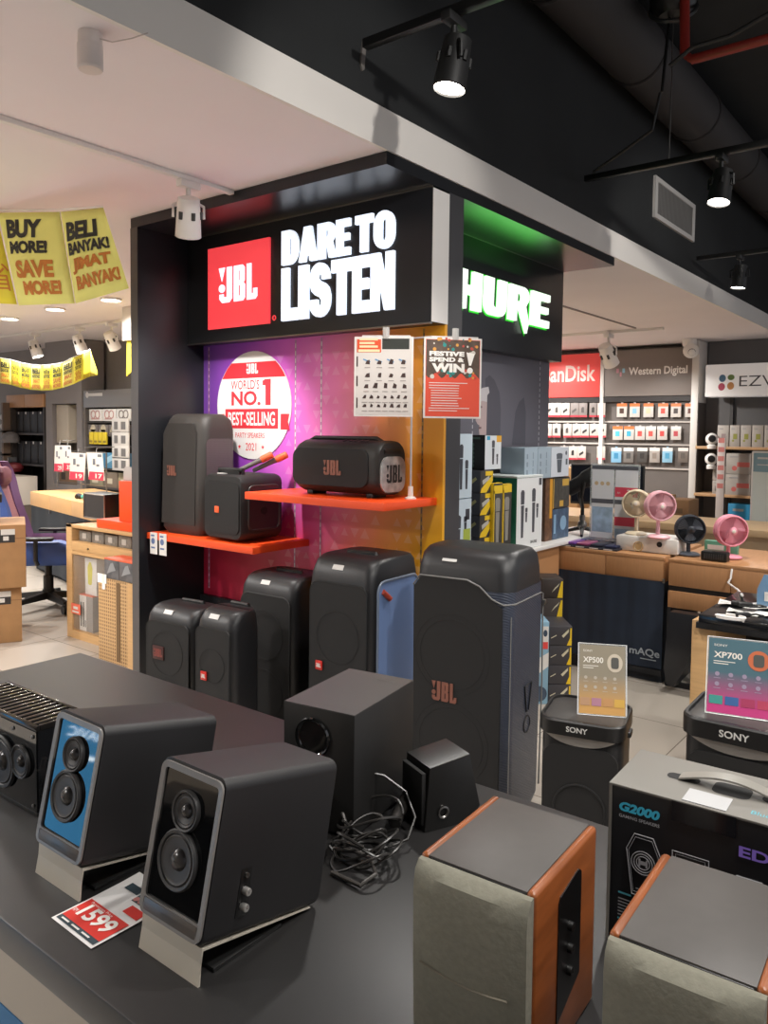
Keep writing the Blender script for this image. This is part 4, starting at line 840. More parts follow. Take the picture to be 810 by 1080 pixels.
# counter farther back with monitor and cartons
c3 = thing('back_counter', 'long light wooden counter in front of the product wall', 'counter', (-4.6, 7.2, 0))
G().box(0, 0, .68, 3.6, .8, .74, .004).done('counter_top', wood('#d3b48c', .9, (2,25,2)), c3); G().box(.03, .05, 0, 3.57, .78, .68).done('counter_body', mat('#b39a7c', .6), c3)
t = thing('monitor', 'black monitor standing behind the cream and pink fans', 'monitor', (-3.02, 7.45, .741), R(8))
G().box(-.36, 0, .10, .36, .03, .50, .006).done('monitor_frame', BLK, t); G().box(-.345, -.003, .125, .345, 0, .485).done('screen', mat('#1b1e26', .1), t); g = G(); g.cyl((0,.03,.0), (0,.03,.2), .03); g.box(-.13, -.06, 0, .13, .12, .012, .004); g.done('monitor_stand', BLK, t)
KRAFT = mat('#aa8156', .75, noise=.07, scale=12, name='kraft_carton')
def plain_carton(name, label, loc, w, d, h, rz=0, group=None, tape=True, lab=None, m=None):
    t = thing(name, label, 'carton', loc, rz, group)
    G().box(0, 0, 0, w, d, h, .004).done('carton_body', m or KRAFT, t)
    if tape: G().box(w*.44, -.0015, h*.70, w*.56, d+.001, h+.0015).done('tape', mat('#a87f55', .35), t)
    g = G(); g.box(.004, -.001, h*.5, w*.5, .0, h*.5+.006) if lab is None else g.rect((0,-.0012,0), X, Z, *lab); g.done('carton_print', mat('#6b5238', .7), t)
    return t
for i in range(3): plain_carton('carton', ['bottom', 'middle', 'top'][i]+' brown carton of the left stack behind the pink fan', (-3.12, 8.3, .30+i*.20), .40, .35, .198, 0, 'brown cartons behind the fans', True, (.05, .05, .12, .10))
for i in range(3): plain_carton('carton', ['bottom', 'middle', 'top'][i]+' darker brown carton of the right stack behind the pink fan', (-2.70, 8.3, .30+i*.19), .22, .35, .188, 0, 'brown cartons behind the fans', False, (.04, .05, .16, .10), mat('#8d6a48', .75))
for i in range(2): plain_carton('carton', ['lower', 'upper'][i]+' tan carton behind the black microphone', (-4.25, 8.6, .66+i*.24), .42, .35, .238, 0, 'tan cartons behind the microphone', False, None, mat('#c39a6a', .7))
c4 = thing('low_platform', 'low wooden platform carrying the brown cartons by the product wall', 'platform', (-4.6, 8.2, 0)); G().box(0, 0, 0, 2.3, 1.0, .298, .004).done('platform_body', mat('#8d7255', .6), c4)
G().box(.2, .3, .298, 1.2, .9, .655, .004).done('platform_riser', mat('#a5876a', .6), c4)
# ---------------------------------------------------------------- the product wall
BWY = 10.7; SLAT = mat('#665f5b', .6, noise=.05, scale=6, name='taupe_panel')
w_ = thing('product_wall', 'taupe pegboard display wall with white rails under the red and taupe signs', 'display wall', (-6.2, BWY, 0))
G().box(0, -.06, 0, 3.2, .0, 2.70).done('wall_panel', SLAT, w_)
for x, r in ((-4.385, .035), (-3.065, .0)):
    if r: G().box(x+6.2-r*.8, -.14, 0, x+6.2+r*.8, -.06, 2.70, .003).done('upright', mat('#d9d5d0', .5), w_, 'white upright')
    else: G().box(x+6.2-.02, -.42, 0, x+6.2+.065, -.06, 2.735, .003).done('upright', mat('#d3cec8', .5), w_, 'white upright')
for z in (PY(690, 445, 10.6).z, PY(690, 469, 10.6).z, PY(690, 494, 10.6).z):
    G().box(0, -.085, z-.012, 3.14, -.06, z+.012, .002).done('rail', mat('#bcb4ae', .5), w_)
zt, zb = PY(690, 369.5, 10.6).z, PY(690, 417.5, 10.6).z
s_ = thing('brand_sign', 'coral red sign with white lettering on the back wall', 'sign', (-5.9, 10.6, zb))
G().box(0, -.04, 0, 1.48, .02, zt-zb, .003).done('sign_board', mat('#e8534f', .45, emit=.12), s_)
x0 = PY(573, 400, 10.6).x+5.9; x1 = PY(635, 400, 10.6).x+5.9
g = G(); xl = PY(577, 400, 10.56).x+5.9; xr = PY(628, 400, 10.56).x+5.9
g.text('SanDisk', (xr-.80, -.041, .22), X, Z, .80, .235, bold=.02); g.done('sign_lettering', mat('#f3d7cf', .5), s_)
s_ = thing('brand_sign', 'taupe sign with white lettering on the back wall', 'sign', (-4.345, 10.6, zb))
G().box(0, -.04, 0, 1.27, .02, zt-zb+.02, .003).done('sign_board', mat('#847b76', .5), s_)
xl = PY(663, 395, 10.56).x+4.345; xr = PY(725, 393, 10.56).x+4.345
g = G(); g.text('Western Digital', (xl, -.041, .255), X, Z, xr-xl, .135, bold=.025); g.done('sign_lettering', mat('#f2eeea', .5), s_)
xm = PY(650, 396, 10.56).x+4.345
g = G(); g.rect((xm, -.041, .27), X, Z, 0, .05, .035, .11); g.rect((xm, -.041, .27), X, Z, .05, 0, .075, .06); g.done('sign_mark', mat('#c98d9a', .5), s_); g = G(); g.rect((xm, -.041, .27), X, Z, .085, .05, .12, .11); g.done('sign_mark_blue', mat('#8fc0d8', .5), s_)
G().box(-6.0, 10.56, zb-.075, -3.09, 10.64, zb-.008).done('sign_dark_bar', mat('#2a2525', .6)); tag(bpy.data.objects['sign_dark_bar'], 'dark bar running under the red and taupe signs', 'bar')  # plain dark bar below both signs
def pack(px, pyt, pyb, wpx, label, group, body, accent, kind, Y=10.57):
    a = PY(px-wpx/2, pyt, Y); b = PY(px+wpx/2, pyb, Y); w, h = b.x-a.x, a.z-b.z
    t = thing('blister_pack', label, 'pack', (a.x, Y, b.z), 0, group)
    G().box(0, -.004, 0, w, .004, h*.93, .002).done('card', body, t)
    G().box(w*.4, -.003, h*.90, w*.6, .003, h, .001).done('hang_tab', body, t)
    g = G()
    if kind == 'sd': g.rect((0,-.0048,0), X, Z, 0, 0, w, h*.13)
    else: g.rect((0,-.0048,0), X, Z, 0, h*.72, w, h*.93)
    g.done('accent', accent, t)
    g = G()
    if kind == 'sd':
        r_ = random.random()
        g.poly((0,-.0052,0), X, Z, [(w*.3, h*.3), (w*.62, h*.3), (w*.62, h*.62), (w*.5, h*.68), (w*.3, h*.6)] if r_ < .6 else [(w*.25, h*.25), (w*.75, h*.45), (w*.7, h*.6), (w*.2, h*.42)])
    else: g.rect((0,-.0052,0), X, Z, w*.28, h*.25, w*.70, h*.60)
    g.done('product_print', mat(random.choice(['#33302f', '#55504e', '#3f3a3a']), .5) if kind == 'sd' else kind, t)
    # peg hook to the rail
    G().box(w*.48, -.006, h*.97, w*.52, BWY-.06-Y, h*.985).done('hook', METAL, t)
SDB = mat('#c2bab3', .5); SDD = mat('#8a817d', .5); SDR = mat('#b23b46', .5)
rows = [(424, 440, [579, 587.5, 596.5, 606, 615, 626, 634]), (446, 461.5, [577.5, 587, 598.5, 608, 617, 626.5, 635]), (469.5, 485, [595, 604.5, 613.5, 634]), (491, 507, [600, 609.5, 618])]
rn = ['top', 'second', 'third', 'lowest']
for r_, (a, b, xs) in enumerate(rows):
    for i, x in enumerate(xs): pack(x, a, b, 8.4, '%s white-and-red card pack from left, %s row under the red sign' % (ORD[i], rn[r_]), 'card packs under the red sign', SDB if not (r_ == 0 and i in (3, 4, 5)) else SDD, SDR, 'sd')
OR_ = mat('#d9753f', .5)
rows = [(424.5, 440, [656, 669.5, 684, 699.5, 713, 728], ['#4a2f26', '#7fb3cf', '#cfc0a0', '#c8483c', '#3b3230', '#5a2f26']), (448.5, 464, [651.5, 663.5, 675, 686.5, 698.5, 713], ['#4fb5c9', '#3fa4c0', '#cf4a44', '#c9524a', '#c8433f', '#b04048']), (471, 488, [650, 663, 677.5, 690.5, 704, 720.5], ['#3f86ad', '#4a4a4a', '#2f2d2d', '#8a7f76', '#4f98bd', '#5b544e'])]
for r_, (a, b, xs, cs) in enumerate(rows):
    for i, x in enumerate(xs):
        body = mat('#c6c0ba', .5) if r_ < 2 else mat(['#7fb0cf', '#77726e', '#4b4846', '#a39b94', '#8fbcd4', '#6f665f'][i], .5)
        pack(x, a, b, 10.2, '%s drive pack from the left on the %s row under the taupe sign' % (ORD[i], ['top', 'middle', 'bottom'][r_]), 'drive packs under the taupe sign', body, OR_ if r_ == 0 or (r_ == 1 and i < 2) else (mat('#e6e0db', .5) if r_ else OR_), mat(cs[i], .5))
# dome camera on the ceiling
p = PY(727, 366, 10.2)
t = thing('dome_camera', 'white security camera with black lens hanging from the ceiling above the taupe sign', 'camera', (p.x, 10.2, CEIL-.04))
G().lathe([(.001,.04),(.085,.04),(.085,-.03),(.075,-.05),(.001,-.05)], n=20, cap=False).done('camera_mount', WHT, t); G().ball((.03,-.03,-.11), .095, 20).done('camera_ball', WHT, t); G().lathe([(.001,.01),(.045,.008),(.055,-.03)], (.06,-.095,-.135), (.4,-.85,-.35), 16, False).done('lens', BLK, t)
# shelving bay at the right with the white sign
b_ = thing('shelving_bay', 'dark grey shelving bay with wooden shelves below the white sign', 'shelving', (-3.02, 10.3, 0))
G().box(.03, .32, 0, 2.6, .36, 2.74).done('bay_back', mat('#5f5d5d', .7), b_)
G().box(0, 0, 0, .03, .36, 1.95).done('bay_side', mat('#4d4845', .6), b_); G().box(.33, .27, 0, .37, .32, 2.03).done('bay_post', mat('#33302f', .5), b_)
SHZ = [PY(790, 471.5, 10.2).z, PY(790, 523, 10.2).z, PY(790, 571, 10.2).z]
for z in SHZ: G().box(.03, -.10, z-.035, 2.6, .32, z, .003).done('shelf', wood('#b89169', .9, (2,25,2)), b_)
zt, zb = PY(744, 385, 10.15).z, PY(744, 418.5, 10.15).z; xs = PY(744, 400, 10.15).x
s_ = thing('brand_sign', 'white lightbox sign with coloured dots and grey lettering at the right edge', 'sign', (xs, 10.15, zb))
G().box(0, 0, 0, 2.2, .28, zt-zb, .004).done('sign_box', mat('#dcdad8', .35, emit=.15), s_)
h_ = zt-zb
def sp(px, py): p_ = PY(px, py, 10.149); return (p_.x-xs, p_.z-zb)
for (px, py), hc, pts in (((762, 399), '#5f86a8', 0), ((771, 398), '#7a9a5e', 1), ((761, 408), '#c0506a', 2), ((770.5, 407), '#d29a62', 3)):
    cx, cz = sp(px, py); g = G(); g.disc((0,-.001,0), X, Z, cx, cz, .04, 20, 0, .046 if pts != 1 else .035); g.done('logo_dot', mat(hc, .5), s_)
cx, cz = sp(779.5, 407.5); g = G(); g.text('EZVIZ', (cx, -.0012, cz), X, Z, .60, .125, bold=-.005); g.done('sign_lettering', mat('#4f4d50', .5), s_)
# boxes on the bay shelves
GB = mat('#aaa29a', .55, name='grey_carton')
def pbox(px0, px1, pyt, z, Y, d, label, group, body, accent, hr=(.3, .3, .7, .62), h=None):
    a = PY(px0, pyt, Y); b = PY(px1, pyt, Y); w = b.x-a.x-.006; hh = (h or a.z-z)
    t = thing('product_box', label, 'box', (a.x, Y, z), 0, group)
    G().box(0, 0, 0, w, d, hh, .003).done('box_body', body, t)
    g = G(); g.rect((0,-.0008,0), X, Z, w*hr[0], hh*hr[1], w*hr[2], hh*hr[3]); g.disc((0,-.0008,0), X, Z, w*.35, hh*.28, min(w, hh)*.12, 12); g.done('print', accent, t)
    g = G(); g.rect((0,-.0012,0), X, Z, w*.15, hh*.80, w*.5, hh*.87); g.done('print_line', GREYP, t)
    return t
for i, (x0, x1) in enumerate(((757, 769.5), (770, 781), (781.5, 793), (793.5, 806), (806.5, 819))):
    pbox(x0, x1, 448.5, SHZ[0], 10.22, .2, '%s grey box from the left on the top bay shelf' % ORD[i], 'grey boxes on the top bay shelf', GB, mat('#8a8a3f' if i else '#8f7f7d', .5), (.35, .35, .75, .6))
zA = SHZ[1]; hA = (PY(780, 478, 10.2).z-zA)/2
for i, (x0, x1) in enumerate(((766, 793), (793.5, 822))):
    for j in range(2): pbox(x0, x1, 478, zA+j*hA, 10.22, .22, ['lower', 'upper'][j]+[' grey box with red band left on', ' grey box with red band right on'][i]+' the middle bay shelf', 'grey red-banded boxes on the middle bay shelf', GB, mat('#c2645e', .5), (.45, .35, .95, .58), hA-.004)
for j in range(2): pbox(752, 765.5, 490, zA+j*.17, 10.24, .2, ['lower', 'upper'][j]+' narrow grey box behind the striped price strip', 'narrow grey boxes on the middle bay shelf', GB, mat('#8f8780', .5), (.2, .2, .6, .6), .165)
t = pbox(768, 802, 531, SHZ[2], 10.2, .25, 'bright blue box on the lowest bay shelf', None, mat('#1f7fa8', .5), mat('#7fc0dc', .5), (.08, .55, .45, .60))
g = G(); g.text('tapo', (.05, -.0014, .20), X, Z, .12, .05, bold=.02); g.done('lettering', PAPER, t)
for z, lb in ((SHZ[0]+.06, 'upper white ball camera on the bay post'), (SHZ[0]-.19, 'lower white ball camera on the bay post')):
    p = PY(751, 458, 10.2); t = thing('home_camera', lb, 'camera', (p.x, 10.2, z), 0, 'white ball cameras on the bay post')
    G().lathe([(.001,-.09),(.05,-.09),(.055,-.05),(.03,-.03),(.001,-.03)], n=18, cap=False).done('camera_base', WHT, t); G().ball((0,0,.03), .075, 18).done('camera_ball', WHT, t); G().lathe([(.001,.02),(.04,.015),(.045,0)], (.02,-.06,.035), (.3,-1,0), 16, False).done('lens', BLK, t)
    G().box(-.02, .05, -.07, .10, .10, -.03).done('bracket', METAL, t)
p0, p1 = PY(757, 462, 10.0), PY(764, 575, 10.0)
t = thing('price_strip', 'narrow upright price strip on a pole before the bay', 'sign', (p0.x, 10.0, 0)); G().box(0, 0, .0, .09, .02, p0.z, .003).done('strip', mat('#bdb3ae', .5), t); g = G()
for i in range(6): g.rect((0,-.001,0), X, Z, .01, .9+i*.11, .08, .96+i*.11)
g.done('strip_print', mat('#b9726c', .5), t)
# floor sign holder at the right edge
a, b = PY(793, 475.5, 9.0), PY(795, 553, 9.0)
t = thing('sign_holder', 'pale teal-headed paper in a white floor sign holder at the right edge', 'sign', (a.x, 9.0, 0), R(-4))
G().box(0, 0, b.z, .42, .02, a.z, .012).done('holder_frame', WHT, t); G().rect((0,-.001,0), X, Z, .02, b.z+.02, .40, a.z-.02).done('paper', mat('#dfe6df', .5), t)
g = G(); g.rect((0,-.0016,0), X, Z, .02, a.z-.22, .40, a.z-.02); g.done('teal_header', mat('#8aa9b4', .5), t); g = G(); g.rect((0,-.0022,0), X, Z, .06, a.z-.085, .2, a.z-.065); g.rect((0,-.0022,0), X, Z, .06, a.z-.15, .3, a.z-.14); g.done('header_lines', PAPER, t)
g = G(); g.cyl((.21,.03,0), (.21,.03,b.z+.1), .018); g.lathe([(.001,0),(.18,0),(.17,.015),(.001,.02)], (.21,.03,0), n=24, cap=False); g.done('stand_pole', METAL, t)
# ---------------------------------------------------------------- glass counter at the right
gc = thing('glass_counter', 'low wooden counter with black glass top at the right edge', 'counter', (-.955, 3.38, 0))
G().box(0, 0, .765, 1.7, .62, .80, .003).done('counter_top', mat('#1a1b1e', .12, name='black_glass'), gc, 'black glass top')
g = G(); pl = PZ(725, 740, .3)
G().box(-.035, .03, 0, .062, .60, .765, .003).done('side_panel', WOODL, gc); G().box(-.01, .0, .74, 1.7, .04, .765).done('front_rail', mat('#141416', .5), gc)
G().box(.062, .55, 0, 1.7, .60, .765).done('back_panel', mat('#26221f', .7), gc); G().box(.062, .04, .30, 1.7, .55, .43, .003).done('drawer', WOODL, gc)
G().box(.062, .06, 0, 1.7, .55, .295).done('base_panel', WOODL, gc); G().box(.062, .045, .297, 1.7, .06, .303).done('gap_line', BLK, gc)
G().box(.062, .03, .735, 1.7, .05, .745).done('metal_line', METAL, gc)
CTZ = .801
def paper(name, label, px, py, w, d, rz, m=PAPER, group=None):
    p = PZ(px, py, CTZ); t = thing(name, label, 'paper', (p.x, p.y, CTZ), rz, group)
    g = G(); n = 6; A = [[(w*i/n, d*j/2, .004+.006*math.sin(i*1.3+j)) for i in range(n+1)] for j in range(3)]; g.loft(A, cap=False, closed=False); g.done('sheet', m, t)
    g = G(); g.box(.01, .01, .013, w*.6, .016, .0135); g.done('print', GREYP, t)
paper('crumpled_wrapper', 'crumpled white wrapper at the back of the black glass counter', 757, 638, .22, .10, R(10))
paper('crumpled_wrapper', 'crumpled white wrapper in the middle of the black glass counter', 766, 646, .18, .07, R(6))
for i, (x, y, lb) in enumerate(((779, 639, 'small black adapter on the white wrapper at the back of the glass counter'), (786, 640, 'small black clip right of the adapter on the glass counter'), (783, 651, 'black ring-shaped gadget at the front of the glass counter'))):
    p = PZ(x, y, CTZ+.014); t = thing('small_gadget', lb, 'gadget', p, R(20*i)); G().box(-.03, -.012, 0, .03, .012, .02, .006).done('gadget_body', BLK, t); G().tube([(.03,0,.01),(.06,.01,.01),(.08,-.01,.008),(.05,-.03,.008)], .004, 6).done('gadget_cord', BLK, t)
p = PZ(770, 655, CTZ); t = thing('cable_loop', 'white coiled cable on the front of the glass counter', 'cable', p); g = G(); g.tube([(.05*math.cos(i*.5)*(1+.04*i/6), .022*math.sin(i*.5), .006+.0006*i) for i in range(30)], .004, 6); g.done('cable', WHT, t)
p = PZ(798, 640, CTZ); t = thing('plastic_pouch', 'upright translucent blue pouch at the right edge of the glass counter', 'pouch', p); g = G(); g.loft([[(0,0,0),(.12,0,0),(.12,.06,0),(0,.06,0)], [(.0,.0,.08),(.13,.0,.08),(.13,.05,.08),(0,.05,.08)], [(.02,.025,.14),(.13,.025,.15),(.13,.03,.15),(.02,.03,.14)]]); g.done('pouch', mat('#6f96b8', .15, alpha=.75), t); G().box(.03, -.002, .03, .09, -.0005, .07).done('pouch_label', PAPER, t)
t = thing('charging_cable', 'white cable dangling in front of the counter beside the wrapper', 'cable', (0,0,0)); a = PY(772, 600, 4.84); b = PZ(764, 636, CTZ+.01)
G().tube([a, a+Vector((.0,-.02,-.05)), PY(768, 615, 4.8), PY(778, 622, 4.4), PZ(783, 628, CTZ+.01)], .006, 6).done('cord', WHT, t)
# boxes standing on the floor beside the big speaker
bx = PZ(600, 738, 0)
dz = .112
for i in range(4):
    t = thing('mixer_box', ['lowest', 'second lowest', 'second highest', 'highest'][i]+' black and yellow box of the floor stack behind the large speaker', 'box', (-1.87, 4.17, i*dz), R(38), 'black and yellow boxes on the floor')
    G().box(-.13, 0, 0, 0, .26, dz-.003, .002).done('box_body', mat('#38363a', .5), t)
    g = G(); g.poly((0,-.0008,0), X, Z, [(-.03, 0), (-.003, 0), (-.003, dz*.9), (-.012, dz*.9), (-.012, dz*.4)]); g.done('yellow_print', YEL, t)
    g = G(); g.poly((0,-.0012,0), X, Z, [(-.05, dz*.4), (-.02, dz*.7), (-.02, dz*.85), (-.06, dz*.5)]); g.poly((0,-.0012,0), X, Z, [(-.12, dz*.35), (-.09, dz*.5), (-.09, dz*.55), (-.12, dz*.4)]); g.done('pale_print', mat('#c9c3a8', .5), t)
for i in range(2):
    t = thing('mixer_box', ['lower', 'upper'][i]+' black and yellow box of the pair behind the floor stack', 'box', (-2.02, 4.36, .445+i*.115), R(38), 'black and yellow boxes on the floor')
    G().box(-.13, 0, -.445 if i == 0 else 0, 0, .2, .112, .002).done('box_body', mat('#38302c', .5), t)
    g = G(); g.poly((0,-.0008,0), X, Z, [(-.035, 0), (-.003, 0), (-.003, .10), (-.012, .10)]); g.done('yellow_print', YEL, t)
    g = G(); g.poly((0,-.0012,0), X, Z, [(-.07, .03), (-.03, .07), (-.02, .09), (-.05, .06)]); g.done('pale_print', mat('#c9c3a8', .5), t)
t = thing('tall_box', 'pale blue and white tall box between the large speaker and the floor stack', 'box', (-1.966, 4.071, 0), R(38))
G().box(-.10, 0, 0, 0, .2, .475, .002).done('box_body', mat('#7fa3b8', .5), t); g = G(); g.poly((0,-.0008,0), X, Z, [(-.10, .14), (-.0, .22), (-.0, .30), (-.1, .24)]); g.rect((0,-.0008,0), X, Z, -.04, .32, -.003, .45); g.done('white_print', PAPER, t); g = G(); g.rect((0,-.0012,0), X, Z, -.038, .32, -.005, .36); g.done('red_print', REDP, t); g = G(); g.disc((0,-.0012,0), X, Z, -.05, .06, .045, 20); g.disc((0,-.0012,0), X, Z, -.021, .41, .012, 12, 0, .02); g.done('dark_print', mat('#39495c', .5), t)
# ---------------------------------------------------------------- two party speakers on the floor beyond the table
def sony(label, loc, rz, W_, D_, H_):
    t = thing('party_speaker', label, 'speaker', loc, rz, 'floor speakers with sign sheets')
    w = W_/2
    def rg(z, k, dy, r): return [(x, y, z) for x, y in rrect(-w*k, dy, w*k, D_-dy*.6, r, 5)]
    G().loft([rg(0, .93, .02, .05), rg(.03, .96, .012, .05), rg(H_*.86, .97, .012, .05), rg(H_*.925, .97, .02, .05)]).done('cabinet', mat('#1f1e1e', .5), t)
    G().loft([rg(H_*.915, 1.0, .0, .055), rg(H_*.92, 1.02, -.008, .06), rg(H_*.992, 1.02, -.008, .06), rg(H_*1.0, 1.0, -.002, .058), rg(H_*1.0, .95, .010, .05), rg(H_*.988, .94, .014, .05)], cap=True).done('top_band', mat('#191818', .4), t)
    G().loft([rg(H_*.9885, .92, .02, .05), rg(H_*.991, .90, .024, .05)]).done('top_tray', mat('#3a3735', .45), t)
    pl = rrect(-w*.88, .04, w*.88, H_*.86, .05, 5); g = G(); g.loft([[(x, .02, z) for x, z in pl], [(x, .006, z) for x, z in pl]]); gr = g.done('grille', GRILLE, t)
    g = G(); g.ring((0, .005, H_*.52), (0,-1,0), W_*.30, .004, 36, 6); g.ring((0, .005, H_*.2), (0,-1,0), W_*.30, .004, 36, 6); g.done('driver_ring', GRILLE, gr)
    pts = [(-w*.80+i*w*1.6/14, .0, H_*.912-.030*(1-abs((i-7)/7)**2.4)) for i in range(15)]
    g = G(); g.loft([[(x, .002, H_*.914) for x, y, z in pts], [(x, .004, z) for x, y, z in pts]], cap=False, closed=False); g.done('handle_recess', mat('#8a8580', .3, .3), t, 'grey handle recess')
    g = G(); g.text('SONY', (-W_*.16, -.0088, H_*.943), X, Z, W_*.25, H_*.030, bold=.02); g.done('logo_letters', mat('#c9c7c3', .4), t)
    for s_ in (-1, 1): G().box(s_*w*1.0-.006, D_*.35, H_*.90, s_*w*1.0+.012, D_*.55, H_*.93, .004).done('side_knob', BLK, t)
    return t
def acrylic_sheet(label, loc, rz, H_, W_, kind, lean=-12):
    t = thing('acrylic_sign_sheet', label, 'sign', loc, rz, 'acrylic sign sheets on the floor speakers')
    M_ = Matrix.Rotation(R(lean), 4, 'X')
    g = G(); g.M = M_; g.box(0, 0, 0, W_, .004, H_, .001); pl = g.done('acrylic_plate', GLASSY, t)
    g = G(); g.M = M_; g.tube([(0,0,0), (W_,0,0), (W_,0,H_), (0,0,H_)], .0016, 6, True); g.done('plate_edge', mat('#e8e8e6', .2), t)
    g = G(); g.box(0, .0, 0, W_, .075, .003); g.done('plate_foot', GLASSY, t)
    o = M_ @ Vector((0, -.0006, 0)); v = M_ @ Vector((0, 0, 1)); n = X.cross(v)
    def o_(k): return o+n*.0005*k
    m = grad2('#8c8474', '#c79a5f') if kind == 'XP500' else grad2('#4f6a74', '#c0487f')
    G().rect(o, X, v, .004, .004, W_-.004, H_-.004).done('sheet', m, t)
    g = G(); g.text(kind, o_(1)+X*W_*.10+v*H_*.73, X, v, W_*.42, H_*.08, bold=.02); g.text('SONY', o_(1)+X*W_*.10+v*H_*.88, X, v, W_*.2, H_*.03)
    for i in range(2): g.rect(o_(1), X, v, W_*.10, H_*(.68-.03*i), W_*(.42-.1*i), H_*(.69-.03*i))
    g.done('sheet_lettering', mat('#d9d4ca', .5), t); g = G()
    for i in range(4):
        for j in range(2): g.disc(o_(1), X, v, W_*(.16+.2*i), H_*(.52-.13*j), W_*.035, 12); g.rect(o_(1), X, v, W_*(.11+.2*i), H_*(.462-.13*j), W_*(.21+.2*i), H_*(.470-.13*j))
    g.done('icon_prints', mat('#a9a093' if kind == 'XP500' else '#93859a', .5), t)
    g = G(); g.disc(o_(2), X, v, W_*.76, H_*.74, W_*.16, 24, 0, H_*.13); g.done('round_picture', mat('#b9ae9c' if kind == 'XP500' else '#b9623f', .5), t)
    g = G(); g.poly(o_(3), X, v, [(W_*a, H_*b) for a, b in rrect(.68, .66, .84, .82, .04, 3)]); g.done('speaker_picture', mat('#4a4a46', .5), t)
    for i, hc in enumerate((['#b08a6a', '#a8788a', '#b98a5a', '#c9a04a'] if kind == 'XP500' else ['#3f8f86', '#3a5f94', '#a0385a', '#b0405a'])):
        g = G(); g.rect(o_(2), X, v, W_*(.05+.235*i), H_*.13, W_*(.25+.235*i), H_*.24); g.done('picture_tile', mat(hc, .5), t)
def grad2(h0, h1):
    m = mat(h0, .12).copy(); nt = m.node_tree; b = nt.nodes['Principled BSDF']; tc = nt.nodes.new('ShaderNodeTexCoord'); sp_ = nt.nodes.new('ShaderNodeSeparateXYZ'); r = nt.nodes.new('ShaderNodeValToRGB'); L = nt.links.new
    r.color_ramp.elements[0].color = lin(h1); r.color_ramp.elements[1].color = lin(h0); r.color_ramp.elements[0].position = .1; r.color_ramp.elements[1].position = .55
    L(tc.outputs['Generated'], sp_.inputs[0]); L(sp_.outputs['Z'], r.inputs[0]); L(r.outputs['Color'], b.inputs['Base Color'])
    return m
sony('black party speaker with a sign sheet on top, behind the wood-sided speaker', (-1.03, 2.375, 0), R(14), .275, .26, .612)
acrylic_sheet('brownish acrylic sign sheet standing on the left floor speaker', (-1.075, 2.455, .607), R(26), .235, .158, 'XP500', -16)
sony('black party speaker with a sign sheet on top, at the right edge', (-.555, 2.40, 0), R(2), .33, .30, .708)
acrylic_sheet('teal and pink acrylic sign sheet standing on the right floor speaker', (-.67, 2.47, .703), R(14), .23, .19, 'XP700', -14)
# ---------------------------------------------------------------- left of the kiosk
LC = 2.83
GL = 'large kraft cartons stacked at the left edge'
for i, (z, h, x1) in enumerate(((0, .405, -5.50), (.407, .45, -5.43))):
    t = thing('carton', ['lower large brown carton at the left edge', 'upper large brown carton at the left edge'][i], 'carton', (x1-.80*math.cos(R(63)), LC-.80*math.sin(R(63)), z), R(63), GL)
    G().box(0, 0, 0, .80, .55, h, .006).done('carton_body', KRAFT, t)
    G().box(.0, -.0015, h-.10, .80, -.0005, h-.095).done('flap_line', mat('#8c6845', .7), t)
    g = G(); g.rect((0,-.0012,0), X, Z, .25, h*.52, .52, h*.53); g.rect((0,-.0012,0), X, Z, .30, h*.22, .56, h*.23); g.done('carton_print', mat('#8a6642', .7), t)
    l_ = G(); l_.rect((0,-.0018,0), X, Z, .62, h-.125, .73, h-.035); l_ = l_.done('label', mat('#2f2b29', .6), t, 'dark label'); g = G(); g.box(.64, -.003, h-.07, .73, -.002, h-.03); g.rect((0,-.003,0), X, Z, .655, h-.11, .69, h-.08); g.done('label_print', PAPER, l_)
t = thing('parcel', 'cream box lying on the upper brown carton at the left edge', 'box', (-5.55-.75*math.cos(R(63)), LC+.06-.75*math.sin(R(63)), .859), R(63)); G().box(0, 0, 0, .58, .3, .125, .004).done('box_body', mat('#d8c2ab', .6), t)
g = G()
for i in range(5): g.rect((0,-.001,0), X, Z, .10, .03+i*.017, .5, .038+i*.017)
g.done('print', mat('#b59c86', .6), t)
t = thing('tool_bag', 'black soft bag on the cream box at the left edge', 'bag', (-5.75-.6*math.cos(R(63)), LC+.10-.6*math.sin(R(63)), .986), R(63)); g = G(); g.loft([[(x, y, 0) for x, y in rrect(0, 0, .5, .22, .05)], [(x, y, .06) for x, y in rrect(-.01, -.01, .5, .23, .05)], [(x, y, .11) for x, y in rrect(.05, .04, .42, .18, .05)]]); g.done('bag_body', mat('#242322', .7, bump=.6, scale=30), t)
G().tube([(.08,.1,.10), (.14,.1,.19), (.28,.1,.19), (.34,.1,.10)], .014, 8).done('bag_handle', BLK, t)
